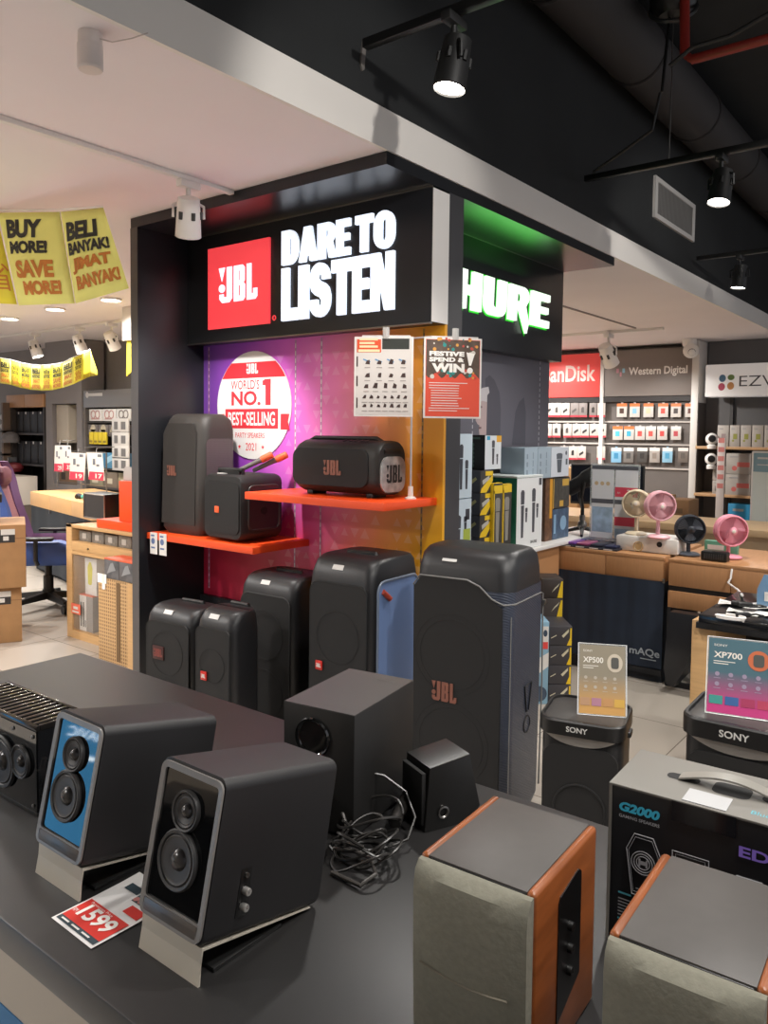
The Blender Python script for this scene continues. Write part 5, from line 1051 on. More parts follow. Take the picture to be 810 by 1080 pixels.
# gaming chair
PUR, MAU, BLU = mat('#74507c', .55, name='purple_leather'), mat('#9a6a70', .55, name='mauve_leather'), mat('#3c5aa0', .5, name='blue_leather')
ch = thing('gaming_chair', 'purple and blue gaming chair behind the brown cartons', 'chair', (-6.38, 3.52, 0), R(48))
g = G()
for i in range(5):
    a = 2*PI*i/5+.3; c_, s_ = math.cos(a), math.sin(a)
    g.loft([[Vector((c_*r-s_*q, s_*r+c_*q, z+dz)) for q, dz in ((-w_,0),(w_,0),(w_*.7,h_),(-w_*.7,h_))] for r, w_, h_, z in ((.02,.04,.06,.085),(.34,.022,.03,.075))])
g.lathe([(.05,.08),(.05,.16),(.03,.17)], n=16); g.done('star_base', BLK, ch)
for i in range(5):
    a = 2*PI*i/5+.3; g = G(); p = Vector((math.cos(a)*.345, math.sin(a)*.345, .038))
    for q in (-.018, .018): g.cyl(p+Vector((-math.sin(a)*.0+math.sin(a)*q, -math.cos(a)*q, 0))-Vector((math.sin(a), -math.cos(a), 0))*.009, p+Vector((math.sin(a)*q, -math.cos(a)*q, 0))+Vector((math.sin(a), -math.cos(a), 0))*.009, .037, n=16)
    g.cyl(p, p+Z*.05, .012); g.done('caster', BLK, ch)
g = G(); g.cyl((0,0,.15), (0,0,.40), .03); g.cyl((0,0,.15), (0,0,.28), .042); g.box(-.14, -.12, .385, .14, .12, .43, .01); g.tube([(.05,.1,.41), (.06,.26,.39), (.06,.30,.39)], .01); g.done('gas_lift', BLK, ch)
def cush(g, x0, x1, y0, y1, z0, z1, b=.045): g.box(x0, y0, z0, x1, y1, z1, b, 4)
g = G(); cush(g, -.22, .30, -.20, .20, .43, .55); g.done('seat', MAU, ch)
for s_, m_ in ((-1, BLU), (1, PUR)): g = G(); g.loft([[(x, s_*(y), z) for y, z in ((.17,.44),(.27,.42),(.30,.50),(.28,.57+k_),(.22,.585+k_),(.17,.54))] for x, k_ in ((-.24,.03),(-.1,.03),(.15,.03),(.29,-.01))]); g.done('seat_bolster', m_, ch)
g = G(); cush(g, -.20, .27, -.26, .26, .40, .46, .03); g.done('seat_base', BLU, ch)
def backx(z): return -.24-(z-.5)*.30
g = G(); g.loft([[(backx(z)+y, x, z+y*.3) for x, y in rrect(-w_, -.04, w_, .05, .03, 3)] for z, w_ in ((.52,.15),(.62,.18),(.78,.17),(.92,.16),(1.05,.17),(1.18,.16),(1.26,.13))]); g.done('backrest', MAU, ch)
for s_ in (-1, 1):
    g = G(); g.loft([[(backx(z)+.02+dx, s_*(w_+dy), z) for dx, dy in ((-.06,-.03),(-.05,.05),(.07,.07),(.085,.03),(.04,-.03))] for z, w_ in ((.50,.14),(.58,.19),(.75,.19),(.88,.165),(.98,.18),(1.10,.22),(1.18,.21),(1.25,.15))]); g.done('back_wing', PUR if s_ > 0 else BLU, ch)
g = G(); g.loft([[(backx(1.14)+.05+y, x, z) for x, y in rrect(-w_, -.02, w_, .05+k_, .03, 3)] for z, w_, k_ in ((1.05,.10,0),(1.09,.13,.02),(1.17,.13,.02),(1.21,.10,0))]); g.done('head_pillow', mat('#7a4a56', .6), ch)
for s_ in (-1, 1): g = G(); g.tube([(-.02, s_*.28, .42), (-.02, s_*.33, .46), (-.02, s_*.33, .62)], .018); g.box(-.15, s_*.33-.045, .62, .12, s_*.33+.045, .65, .012); g.done('armrest', BLK, ch)
# glass-door cabinet with things inside
cb = thing('display_cabinet', 'light wooden cabinet with glass door, left of the kiosk wall', 'cabinet', (-5.40, 3.12, 0))
CW, CD, CH = 1.08, .50, .842
g = G(); g.box(0, 0, 0, .075, CD, CH, .003); g.box(CW-.06, 0, 0, CW, CD, CH, .003); g.box(.075, 0, 0, CW-.06, CD, .06); g.box(.075, 0, .625, CW-.06, CD, .72); g.box(.0, 0, CH-.025, CW, CD, CH+.0, .003); g.done('cabinet_frame', WOODL, cb)
G().box(.075, CD-.02, .06, CW-.06, CD, CH-.025).done('cabinet_back', mat('#5d544c', .7), cb)
G().box(.085, -.004, .652, CW-.07, .02, .712, .002).done('drawer', WOODL, cb); G().cyl((.30, -.012, .682), (.30, .0, .682), .007, n=10).done('drawer_lock', METAL, cb)
d = G(); d.box(.085, .005, .07, .53, .013, .62); d.done('glass_door', mat('#c5c2bc', .05, alpha=.12, name='cabinet_glass'), cb)
GI = 'small grey boxes in the open top of the cabinet'
for i in range(5):
    t = thing('game_box', ORD[i]+' grey box from the left in the open top of the wooden cabinet', 'box', (-5.29+i*.165, 3.16, .721), 0, GI)
    G().box(0, 0, 0, .15, .2, .075+.010*(i % 2), .002).done('box_body', mat('#79736b', .6, noise=.3, scale=30), t); g = G(); g.rect((0,-.0008,0), X, Z, .04, .02, .09, .06); g.done('print', mat('#b9b3ab', .6), t)
t = thing('gift_box', 'white box with a yellow bar print behind the cabinet glass', 'box', (-5.235, 3.17, .332)); G().box(0, 0, .0, .15, .12, .27, .002).done('box_body', PAPER, t); g = G(); g.poly((0,-.001,0), X, Z, [(.04,.08),(.065,.07),(.09,.08),(.10,.20),(.08,.24),(.055,.24),(.035,.20)]); g.done('yellow_print', mat('#c9c03a', .5), t)
t = thing('speaker_box', 'tall grey box with orange lid and two black bars behind the cabinet glass', 'box', (-5.285, 3.155, .061), R(0)); G().box(0, 0, 0, .17, .13, .26, .002).done('box_body', mat('#8b8580', .6), t); G().box(-.001, -.001, .26, .171, .131, .268).done('box_lid', mat('#d8633f', .5), t); G().rect((0,-.0008,0), X, Z, 0, 0, .09, .26).done('front_print', PAPER, t); g = G(); g.rect((0,-.0014,0), X, Z, .015, .03, .03, .21); g.rect((0,-.0014,0), X, Z, .045, .03, .06, .21); g.rect((0,-.0014,0), X, Z, .07, .03, .082, .08); g.done('black_bars', INK, t)
t = thing('price_card', 'orange and white price card taped on the cabinet door', 'price tag', (-5.335, 3.117, .185)); G().box(0, 0, 0, .12, .003, .075).done('card', mat('#e8745a', .5), t); g = G(); g.rect((0,-.0006,0), X, Z, .015, .01, .10, .022); g.rect((0,-.0006,0), X, Z, .03, .035, .09, .055); g.done('print', PAPER, t)
# perforated bin before the cabinet with boxed sets on it
pb = thing('perforated_bin', 'tall perforated light wooden bin beside the kiosk wall', 'bin', (-4.705, 2.945, 0))
g = G(); g.box(0, 0, 0, .40, .012, .555, .002); g.done('front_panel', perforated('#c7a273', '#8a6b48', 42), pb); g = G(); g.box(0, .012, 0, .012, .16, .555); g.box(.388, .012, 0, .40, .16, .555); g.box(0, .148, 0, .40, .16, .555); g.box(0, .012, 0, .4, .16, .012); g.done('bin_sides', WOODL, pb)
g = G(); g.box(.335, -.004, 0, .40, .0, .555); g.done('corner_post', WOODL, pb)
G().box(.21, -.003, .02, .25, .0, .54).done('dark_slot', mat('#6f5638', .7), pb)
g = G(); g.box(.0, -.006, .52, .10, -.001, .58); g.box(.055, -.006, .48, .085, -.001, .58); g.done('white_tape', mat('#f3efe8', .5, emit=.15), pb, 'white tape')  # tape brightened by a faint glow put into its material
for i in range(2):
    t = thing('controller_box', ['left', 'right'][i]+' grey picture box with orange lid on the perforated bin', 'box', (-4.64+i*.165, 2.95, .557), 0, 'orange lidded boxes on the perforated bin')
    G().box(0, 0, 0, .16, .14, .125, .002).done('box_body', mat('#5f5f62', .5, noise=.5, scale=9), t); G().box(-.001, -.001, .125, .161, .141, .134).done('box_lid', mat('#e2643c', .5), t)
    g = G(); g.poly((0,-.0008,0), X, Z, [(.03,.03),(.07,.10),(.10,.11),(.13,.06),(.09,.05)]); g.done('print', mat('#8f9194', .5), t)
# orange step display and speaker on the cabinet
t = thing('display_step', 'orange L-shaped display block on the wooden cabinet beside the kiosk wall', 'display block', (-5.03, 3.14, .844)); G().box(0, 0, .0, 1.05, .40, .058, .002).done('base_slab', ORANGE, t); G().box(.23, .03, .058, 1.05, .40, .34, .002).done('block', ORANGE, t)
t = thing('leaflet_tray', 'clear acrylic leaflet tray on the orange display block', 'tray', (-4.79, 3.2, 1.186)); G().box(0, 0, 0, .42, .12, .006).done('tray_base', GLASSY, t); G().prism([(0,0),(.0,.07),(.02,.095),(.42,.095),(.42,0)], 'y', 0, .005).done('tray_front', mat('#dcd6d2', .2, alpha=.7), t)
a = PY(89, 553, 3.40); b = PY(112, 526, 3.40)
t = thing('bookshelf_speaker', 'black speaker with pale metal frame on the wooden cabinet', 'speaker', (a.x, 3.40, .844), R(-3)); w_, h_ = b.x-a.x, .20
G().box(0, 0, 0, w_+.008, .17, h_, .008).done('cabinet', BLK, t); G().box(.012, -.004, .012, w_-.0, .0, h_-.012).done('grille', mat('#3a3735', .8, bump=.4, scale=500), t)
G().tube([(.004,-.004,.008), (w_+.006,-.004,.008), (w_+.006,-.004,h_-.008), (.004,-.004,h_-.008)], .006, 6, True).done('metal_frame', mat('#b5aba0', .35, .7), t)
# far counter, turned a little
fc = thing('far_counter', 'light wooden counter with dark cloth front on the far left', 'counter', (-8.3, 4.38, 0), R(-12))
for i in range(4): G().box(i*.66+.002, 0, .70, (i+1)*.66-.002, .03, .85, .003).done('drawer_front', wood('#dcae76', .92, (25,2,3)), fc)
G().box(0, .03, .70, 2.64, .70, .852, .003).done('counter_top', wood('#dcae76', .92, (25,2,3)), fc)
n = 60; g = G(); g.loft([[(x*2.64/n, .01+.006*math.sin(x*.7), z) for x in range(n+1)] for z in (.70, .4, .04)], cap=False, closed=False); g.done('cloth_front', mat('#2d3238', .8), fc)
G().box(0.02, .05, 0, 2.62, .68, .70).done('counter_body', mat('#24272b', .8), fc); G().box(.66, -.006, .66, .68, .008, .70).done('cloth_clip', METAL, fc)
FM = fc.matrix_basis.copy() if False else Matrix.Translation((-8.3, 4.38, 0)) @ Matrix.Rotation(R(-12), 4, 'Z')
def onfc(x, y, z=.853): return FM @ Vector((x, y, z))
t = thing('gadget_pouch', 'teal cloth pouch on the far wooden counter', 'pouch', onfc(1.42, .12)); g = G(); g.ball((0,0,.03), .07, 14, (1.3,.7,.42)); g.ball((.06,.02,.04), .04, 12, (1,.8,.6)); g.done('pouch', mat('#4aa08f', .7), t)
t = thing('gadget_pouch', 'pale blue pouch right of the teal pouch on the far counter', 'pouch', onfc(1.78, .14)); g = G(); g.ball((0,0,.025), .07, 14, (1.5,.7,.36)); g.ball((-.05,.02,.04), .03, 12, (1.4,.8,.6)); g.done('pouch', mat('#9db6c9', .6), t)
t = thing('game_pad', 'small dark game controller left of the teal pouch', 'controller', onfc(1.24, .10)); g = G(); g.ball((0,0,.03), .04, 12, (1.2,.7,.6)); g.ball((-.03,0,.02), .025, 10); g.ball((.03,0,.02), .025, 10); g.done('controller_body', BLK, t)
t = thing('paper_roll', 'small white roll beside the black speaker on the far counter', 'roll', onfc(2.20, .12)); g = G(); g.cyl((0,0,.035), (.12,0,.035), .035); g.done('roll', WHT, t)
for i, (px0, px1, py0, py1, lb) in enumerate(((57, 66.5, 470, 497, 'far left red-footed price card, leftmost of the four'), (65.5, 75, 470, 496, 'second red-footed price card from the left'), (73, 89.5, 478, 505.5, 'large red-footed price card, third from the left'), (91.5, 109, 478, 505.5, 'large red-footed price card, rightmost of the four'))):
    Yc = 4.74 if i < 2 else 4.62; a = PY(px0, py1, Yc); b = PY(px1, py0, Yc); w_, h_ = b.x-a.x, b.z-a.z
    t = thing('price_card', lb, 'price tag', (a.x, Yc, a.z), R(2), 'red-footed price cards on the far counter')
    sk = .12*w_*(-1 if i % 2 else 1)
    g = G(); g.prism([(0,0),(w_*.88,0),(w_,h_),(w_*.12,h_)] if i % 2 == 0 else [(w_*.12,0),(w_,0),(w_*.88,h_),(0,h_)], 'y', 0, .004); g.done('card', PAPER, t)
    o = Vector((0,-.001,0)); g = G(); k_ = .0 if i % 2 == 0 else w_*.10
    g.poly(o, X, Z, [(k_+.01*w_, .0),(k_+w_*.86,0),(k_+w_*.87,h_*.3),(k_+w_*.05,h_*.3)] ); g.done('red_foot', mat('#c93a52', .5), t)
    g = G(); g.text(['29', '35', '19', '17'][i], (k_+w_*.4, -.0018, h_*.06), X, Z, w_*.38, h_*.17, bold=.03); g.done('price_lettering', PAPER, t)
    g = G(); g.rect(o, X, Z, k_+w_*.25, h_*.55, k_+w_*.4, h_*.78); g.rect(o, X, Z, k_+w_*.45, h_*.5, k_+w_*.62, h_*.58); g.rect(o, X, Z, w_*.62, h_*.85, w_*.85, h_*.95); g.done('print', mat('#6b6f78', .5), t)
    G().tube([(w_*.5, .01, h_), (w_*.5, .02, h_+.05), (w_*.5, 4.85-Yc, h_+.06)], .005, 6).done('hook', METAL, t)
rk = thing('wire_rack', 'grey wire rack holding the price cards on the far counter', 'rack', (PY(60, 460, 4.85).x, 4.85, .86)); wq = PY(112, 460, 4.85).x-PY(60, 460, 4.85).x
g = G()
for q in (0, .5, 1): g.tube([(wq*q, 0, -.05 if False else 0), (wq*q, 0, .42)], .008, 6)
for z in (.06, .24, .42): g.tube([(0, 0, z), (wq, 0, z)], .006, 6)
g.done('rack_frame', METAL, rk)
# far shelving against the left back wall
BY = 6.25
def pxz(px, py, Y=BY-.35): return PY(px, py, Y)
sh = thing('wall_shelving', 'dark shelving with wooden header holding black boxes on the far left wall', 'shelving', (0, 0, 0))
a, b = pxz(7, 417), pxz(47.5, 497); hd = pxz(7, 430).z; ms = pxz(20, 455).z; x0, x1, zt, zb = a.x, b.x, a.z, b.z
for i in range(2): G().box(x0+(x1-x0)*i/2+.004, BY-.36, hd, x0+(x1-x0)*(i+1)/2-.004, BY-.02, zt, .004).done('header_door', wood('#b98a60', .9, (25,2,3)), sh)
g = G(); g.box(x0+.10, BY-.35, .0, x0+.16, BY, hd); g.box(x1-.04, BY-.35, 0, x1, BY, hd); g.done('shelf_side', mat('#37312e', .6), sh)
G().box(x0+.1, BY-.04, 0, x1, BY, hd).done('shelf_back', mat('#1d1a1a', .7), sh)
for z in (ms-.02, pxz(20, 487).z-.02, .5): G().box(x0+.16, BY-.35, z-.03, x1-.04, BY-.04, z).done('shelf', mat('#3a3432', .5), sh)
for r_, (z, zt_) in enumerate(((ms-.019, pxz(20, 434).z), (pxz(20, 487).z-.019, pxz(20, 465).z))):
    for i in range(4):
        wq = (x1-x0-.24)/4; t = thing('black_box', '%s black box from the left on the %s shelf under the wooden header' % (ORD[i], ['upper', 'lower'][r_]), 'box', (x0+.18+i*wq, BY-.30, z), 0, 'black boxes on the far left shelving')
        G().box(0, 0, 0, wq-.02, .22, zt_-z, .004).done('box_body', mat('#1e1b1b', .5), t); g = G(); g.disc((0,-.001,0), X, Z, wq*.35, (zt_-z)*.93, .02, 10); g.done('white_dot', PAPER, t)
t = thing('dome_speaker', 'grey rounded speaker at the left end of the lower black box shelf', 'speaker', (x0+.24, BY-.42, pxz(20, 467).z)); G().lathe([(.001,0),(.12,0),(.13,.06),(.10,.13),(.04,.16),(.001,.165)], n=20, cap=False).done('speaker_body', mat('#6f6a68', .6), t)
t = thing('red_bowl', 'dark red rounded object on the shelf beside the white box', 'bowl', (pxz(20, 494).x, BY-.42, pxz(20, 497).z)); G().lathe([(.001,0),(.10,0),(.13,.05),(.11,.11),(.001,.14)], n=18, cap=False).done('body', mat('#7a2a2e', .5), t)
a, b = pxz(3, 498), pxz(47.5, 521)
t = thing('white_carton', 'big white printed box under the black boxes on the far left', 'box', (a.x, BY-.80, b.z-.14)); G().box(0, 0, 0, b.x-a.x, .34, a.z-b.z+.14, .006).done('box_body', mat('#dcd3c6', .5), t); g = G(); g.rect((0,-.001,0), X, Z, .62, .20, .68, .26); g.done('print', GREYP, t); G().box(.02, .02, -(b.z-.14)+.001, b.x-a.x-.02, .32, 0).done('box_foot', mat('#6f6358', .7), t)
for i, (py0, py1) in enumerate(((434, 445), (446, 453), (481, 487.5), (488.5, 495))):
    a, b = pxz(-2 if i < 2 else 4, py0), pxz(8 if i < 2 else 14, py1)
    t = thing('headphone_box', ['uppermost', 'second', 'third', 'lowest'][i]+' small grey gadget box of those at the left picture edge', 'box', (a.x, BY-.40, b.z), 0, 'grey gadget boxes at the left picture edge'); G().box(0, 0, 0, b.x-a.x, .2, a.z-b.z-.01, .004).done('box_body', mat('#55565a' if i > 1 else '#77716b', .5), t); g = G(); g.disc((0,-.001,0), X, Z, (b.x-a.x)*.35, (a.z-b.z)*.45, .04, 12); g.disc((0,-.001,0), X, Z, (b.x-a.x)*.7, (a.z-b.z)*.45, .04, 12); g.done('print', mat('#c9c6c2', .5), t)
l_ = thing('side_shelving', 'dark shelving unit at the left picture edge', 'shelving', (pxz(-8, 450).x, BY-.02, 0)); wq = pxz(11, 450).x-pxz(-8, 450).x
for z in (pxz(5, 454).z, pxz(5, 478).z, pxz(5, 496).z): G().box(0, -.44, z-.03, wq, 0, z).done('shelf', mat('#4a443f', .6), l_)
G().box(wq-.05, -.44, 0, wq, 0, pxz(5, 425).z).done('shelf_side', mat('#6f5d4e', .6), l_); G().box(0, -.03, 0, wq, 0, pxz(5, 425).z).done('shelf_back', mat('#33302e', .7), l_)
# pilaster with niche
a, b = pxz(48, 405), pxz(87, 520); n0, n1 = pxz(55, 426), pxz(81.5, 512)
pl_ = thing('pilaster', 'taupe pilaster with a tall niche on the far left wall', 'pillar', (a.x, BY-.35, 0)); ww = b.x-a.x; i0, i1 = n0.x-a.x, n1.x-a.x
TP = mat('#857f7d', .6); ztop = CEIL-.003
g = G(); g.box(0, 0, 0, i0, .34, ztop); g.box(i1, 0, 0, ww, .34, ztop); g.box(i0, 0, n0.z, i1, .34, ztop); g.box(i0, 0, 0, i1, .34, n1.z); g.done('pillar_body', TP, pl_)
G().box(i0, .30, n1.z, i1, .34, n0.z).done('niche_back', mat('#5c544d', .7), pl_)
q0 = pxz(69, 470).x-a.x; qz = pxz(60, 467).z
G().box(i0+.02, .05, qz, q0, .30, n0.z-.01, .003).done('niche_panel', mat('#bcb2a2', .6), pl_); G().box(q0, .16, qz+.04, i1-.02, .30, n0.z-.01, .003).done('niche_door', mat('#a49b8c', .6), pl_)
t = thing('brown_carton', 'brown box in the pilaster niche behind the price cards', 'box', (a.x+i0+.08, BY-.30, n1.z+.001)); G().box(0, 0, 0, i1-i0-.16, .2, .36, .004).done('box_body', mat('#7c6450', .6), t); g = G(); g.rect((0,-.001,0), X, Z, .05, .06, .16, .16); g.done('label', mat('#3f342c', .6), t)
# product bay right of the pilaster
a, b = pxz(88, 413), pxz(141, 525)
by = thing('product_bay', 'grey product bay with glossy header beside the kiosk wall', 'display bay', (a.x, BY-.35, 0)); ww = b.x-a.x
hz = pxz(88, 430).z; G().box(0, 0, hz, ww, .34, pxz(88, 412).z, .004).done('header', mat('#6d6a68', .12), by); g = G(); g.rect((0,-.001,0), X, Z, .12, hz+.15, .45, hz+.19); g.disc((0,-.001,0), X, Z, .09, hz+.17, .04, 12); g.done('header_print', mat('#b9b5b0', .4), by)
G().box(0, .30, 0, ww, .34, hz).done('bay_back', mat('#423c38', .7), by); G().box(0, 0, 0, .04, .30, hz).done('bay_side', mat('#6b645f', .6), by)
zs = [pxz(100, 458).z, pxz(100, 470).z, pxz(100, 493).z, pxz(100, 513).z]
for z in zs: G().box(.04, .02, z-.025, ww, .30, z).done('shelf', mat('#4d4743', .5), by)
bx0 = a.x
for i in range(3):
    w_ = .30; t = thing('white_box', '%s white product box from the left on the top shelf of the grey bay' % ORD[i], 'box', (bx0+.10+i*.32, BY-.33, pxz(100, 444).z-.0), 0, 'white boxes in the grey bay'); h_ = pxz(100, 431.5).z-pxz(100, 444).z
    G().box(0, 0, 0, w_, .2, h_, .003).done('box_body', PAPER, t); g = G(); g.ring((.1, -.001, h_*.55), (0,-1,0), .05, .008, 16, 6); g.ring((.2, -.001, h_*.55), (0,-1,0), .05, .008, 16, 6); g.rect((0,-.001,0), X, Z, .05, .02, .25, .035); g.done('print', mat('#b98f8a' if i < 2 else '#8a8079', .5), t)
for i in range(4):
    w_ = .22; t = thing('gadget_box', '%s grey gadget box from the left on the second shelf of the grey bay' % ORD[i], 'box', (bx0+.08+i*.24, BY-.33, zs[0]+.001), 0, 'grey gadget boxes in the grey bay'); h_ = pxz(100, 445).z-zs[0]-.035
    G().box(0, 0, 0, w_, .2, h_, .003).done('box_body', mat('#6d6662', .5), t); g = G(); g.disc((0,-.001,0), X, Z, w_*.5, h_*.55, .06, 14); g.rect((0,-.001,0), X, Z, .03, .03, .17, .06); g.done('print', mat('#b5a98f', .5), t)
G().box(.04, .02, pxz(100, 445).z-.012, ww, .30, pxz(100, 445).z-.002).done('shelf', mat('#4d4743', .5), by)
for i in range(4):
    t = thing('yellow_pack', '%s yellow pack from the left under the dark shelf of the grey bay' % ORD[i], 'pack', (bx0+.12+i*.105, BY-.345, zs[1]+.02), 0, 'yellow packs in the grey bay'); G().box(0, 0, 0, .09, .02, .16, .003).done('card', mat('#d8bf2f', .5), t); g = G(); g.rect((0,-.001,0), X, Z, .01, .02, .08, .05); g.done('print', mat('#8f7a1f', .5), t)
for i in range(3):
    t = thing('blue_pack', '%s blue pack from the left on the middle shelf of the grey bay' % ORD[i], 'pack', (bx0+.24+i*.255, BY-.35, zs[2]+.002), 0, 'blue packs in the grey bay'); h_ = zs[1]-zs[2]-.09
    G().box(0, 0, 0, .24, .10, h_, .003).done('box_body', mat('#4f87a8', .45), t); g = G(); g.poly((0,-.001,0), X, Z, [(.03,.05),(.2,.12),(.21,.2),(.05,.14)]); g.done('print', mat('#9cc4d8', .5), t)
for i in range(4):
    z = pxz(100, [455, 469, 482, 494][i]).z; t = thing('hanging_pack', ['top', 'second', 'third', 'lowest'][i]+' white blister pack hanging at the right of the grey bay', 'pack', (pxz(123, 450).x, BY-.42, z), 0, 'white blister packs at the right of the grey bay'); G().box(0, 0, 0, .36, .02, .17, .003).done('card', mat('#c9c4be', .5), t); g = G(); g.rect((0,-.001,0), X, Z, .05, .03, .13, .13); g.rect((0,-.001,0), X, Z, .2, .03, .3, .13); g.done('print', mat('#6d6a68', .5), t); G().tube([(.18, .01, .165), (.18, .06, .175), (.18, .14, .175)], .006, 6).done('hook', METAL, t)
for i in range(3):
    t = thing('small_carton', '%s tan carton from the left on the lowest shelf of the grey bay' % ORD[i], 'box', (bx0+.1+i*.33, BY-.33, zs[3]+.001), 0, 'tan cartons in the grey bay'); G().box(0, 0, 0, .31, .2, .20, .003).done('box_body', mat(['#8f8a72', '#7d6f60', '#9a8f74'][i], .6), t); g = G(); g.rect((0,-.001,0), X, Z, .06, .05, .2, .12); g.done('print', mat('#c9bfa8', .6), t)
# banners of yellow flags
YB = mat('#e4d631', .6, noise=.05, scale=4, name='yellow_flag'); YBI = mat('#f0e28a', .6); INKB = mat('#2b2a22', .7); INKO = mat('#c77a2c', .7)
bt = thing('flag_banner', 'large yellow sale banner of printed flags hanging from the ceiling at top left', 'banner', (0, 0, 0))
BYY = 2.10
def bp(px, py, dy=0): return PY(px, py, BYY+dy)
flags = [((-66, 226), (-4, 224), (18, 321), (-44, 318), '省', '買'), ((-2, 224.5), (63, 223.5), (79, 320), (20, 322), 'BUY|MORE!', 'SAVE|MORE!'), ((64, 223.5), (109, 219), (136, 304), (80, 320), 'BELI|BANYAK!', 'JIMAT|BANYAK!')]
for k_, (tl, tr, br, bl, t1, t2) in enumerate(flags):
    TL, TR, BR, BL = [bp(*q, dy=dy) for q, dy in ((tl, .0), (tr, .02), (br, .0), (bl, -.03))]
    def S(u, v): # bilinear point on the cloth with a soft billow
        p = TL*(1-u)*(1-v)+TR*u*(1-v)+BR*u*v+BL*(1-u)*v; return p+Vector((0, -.02*math.sin(v*PI)*math.sin(u*PI), 0))
    g = G(); n = 10; g.loft([[S(i/n, j/n) for i in range(n+1)] for j in range(n+1)], cap=False, closed=False); f_ = g.done('flag', mat('#e2d42c', .6, noise=.05, scale=4) if k_ == 0 else mat('#f0ee84', .6, noise=.04, scale=4), bt)
    f_.modifiers.new('thick', 'SOLIDIFY').thickness = .001
    def put(lines, boxes, m_, nm):
        g = G()
        for s_, (u0, v0, u1, v1) in zip(lines, boxes):
            vs, fs = text_data(s_, .05 if ord(s_[0]) < 999 else .0, .12 if ord(s_[0]) < 999 else 0, .95)
            bv = [g.bm.verts.new(S(u0+x*(u1-u0), v1+y*(v0-v1))+Vector((.0012, -.0035, 0))) for x, y in vs]
            for f in fs:
                try: g.bm.faces.new([bv[i] for i in f])
                except ValueError: pass
        g.done(nm, m_, f_)
    if k_ == 0: put([t1], [(.72, .14, .98, .40)], INKB, 'black_lettering'); put([t1], [(.70, .55, 1.0, .86)], INKO, 'orange_lettering')
    else:
        if k_ == 1: b1, b2 = [(.10, .13, .72, .42), (.10, .45, .76, .62)], [(.16, .57+.08, .80, .80), (.17, .83, .82, .97)]; b1 = [(.09, .08, .72, .29), (.09, .32, .76, .46)]; b2 = [(.12, .53, .80, .72), (.18, .75, .85, .90)]
        else: b1 = [(.06, .13, .80, .34), (.05, .36, .93, .50)]; b2 = [(.08, .54, .90, .71), (.10, .73, .95, .88)]
        put(t1.split('|'), b1, INKB, 'black_lettering'); put(t2.split('|'), b2, INKO, 'orange_lettering')
G().tube([bp(-70, 224), bp(0, 222), bp(64, 221), bp(109, 218)], .003, 6).done('string', WHT, bt)
bt = thing('flag_banner', 'small curved yellow sale banner below the large one', 'banner', (0, 0, 0))
ctrl = [(0, 378, 404, 4.5), (12, 380, 406, 4.5), (22, 383, 409, 4.48), (33, 385, 411, 4.45), (44, 385.5, 412, 4.4), (55, 385, 411.5, 4.3), (66, 383, 409, 4.2), (78, 377, 405, 4.05), (88, 373, 400, 4.05), (95, 369, 397, 4.2), (103, 392, 396, 4.3)]
for i in range(10):
    (xa, ta, ba, ya_), (xb, tb_, bb, yb_) = ctrl[i], ctrl[i+1]
    Q = [PY(xa, ta, ya_), PY(xb, tb_, yb_), PY(xb, bb, yb_), PY(xa, ba, ya_)]
    def S(u, v): return Q[0]*(1-u)*(1-v)+Q[1]*u*(1-v)+Q[2]*u*v+Q[3]*(1-u)*v
    g = G(); g.loft([[S(u/4, v/4) for u in range(5)] for v in range(5)], cap=False, closed=False); f_ = g.done('flag', YB if i % 3 else mat('#e8dc5a', .6), bt); f_.modifiers.new('thick', 'SOLIDIFY').thickness = .001
    if i == 9: continue
    for lines, rows_, m_, nm in (((['BUY', 'MORE!'], ['BELI', 'BANYAK!'], ['省', '買'])[(i+1) % 3], ((.12, .34), (.38, .52)), INKB, 'black_lettering'), ((['SAVE', 'MORE!'], ['JIMAT', 'BANYAK!'], ['省', '買'])[(i+1) % 3], ((.56, .76), (.78, .94)), INKO, 'orange_lettering')):
        g = G()
        for s_, (v0, v1) in zip(lines, rows_):
            vs, fs = text_data(s_, .035 if ord(s_[0]) < 999 else 0, 0, .95); bv = [g.bm.verts.new(S(.12+.74*x, v1+(v0-v1)*y)+Vector((.002, -.006, 0))) for x, y in vs]
            for f in fs:
                try: g.bm.faces.new([bv[q] for q in f])
                except ValueError: pass
        g.done(nm, m_, f_)
G().tube([PY(c_[0], c_[1]-.5, c_[3]) for c_ in ctrl[:10]], .004, 6).done('string', WHT, bt)

# white panel and the end of another yellow banner glimpsed beside the kiosk wall
a, b = PY(128, 243, 4.6), PY(142, 358, 4.6)
tag(G().box(a.x, 4.6, b.z, b.x, 4.66, CEIL-.001, .003).done('hanging_panel', mat('#ddd6d2', .6)), 'white panel hanging from the ceiling behind the tall black kiosk wall', 'panel')
a, b = PY(133, 359, 4.63), PY(143, 396, 4.63)
g = G(); g.prism([(0, 0), (.09, .04), (.10, a.z-b.z), (.015, a.z-b.z)], 'y', 0, .004); o_ = g.done('flag', YB); o_.location = (a.x, 4.63, b.z); tag(o_, 'tip of a yellow flag below the white hanging panel', 'flag')
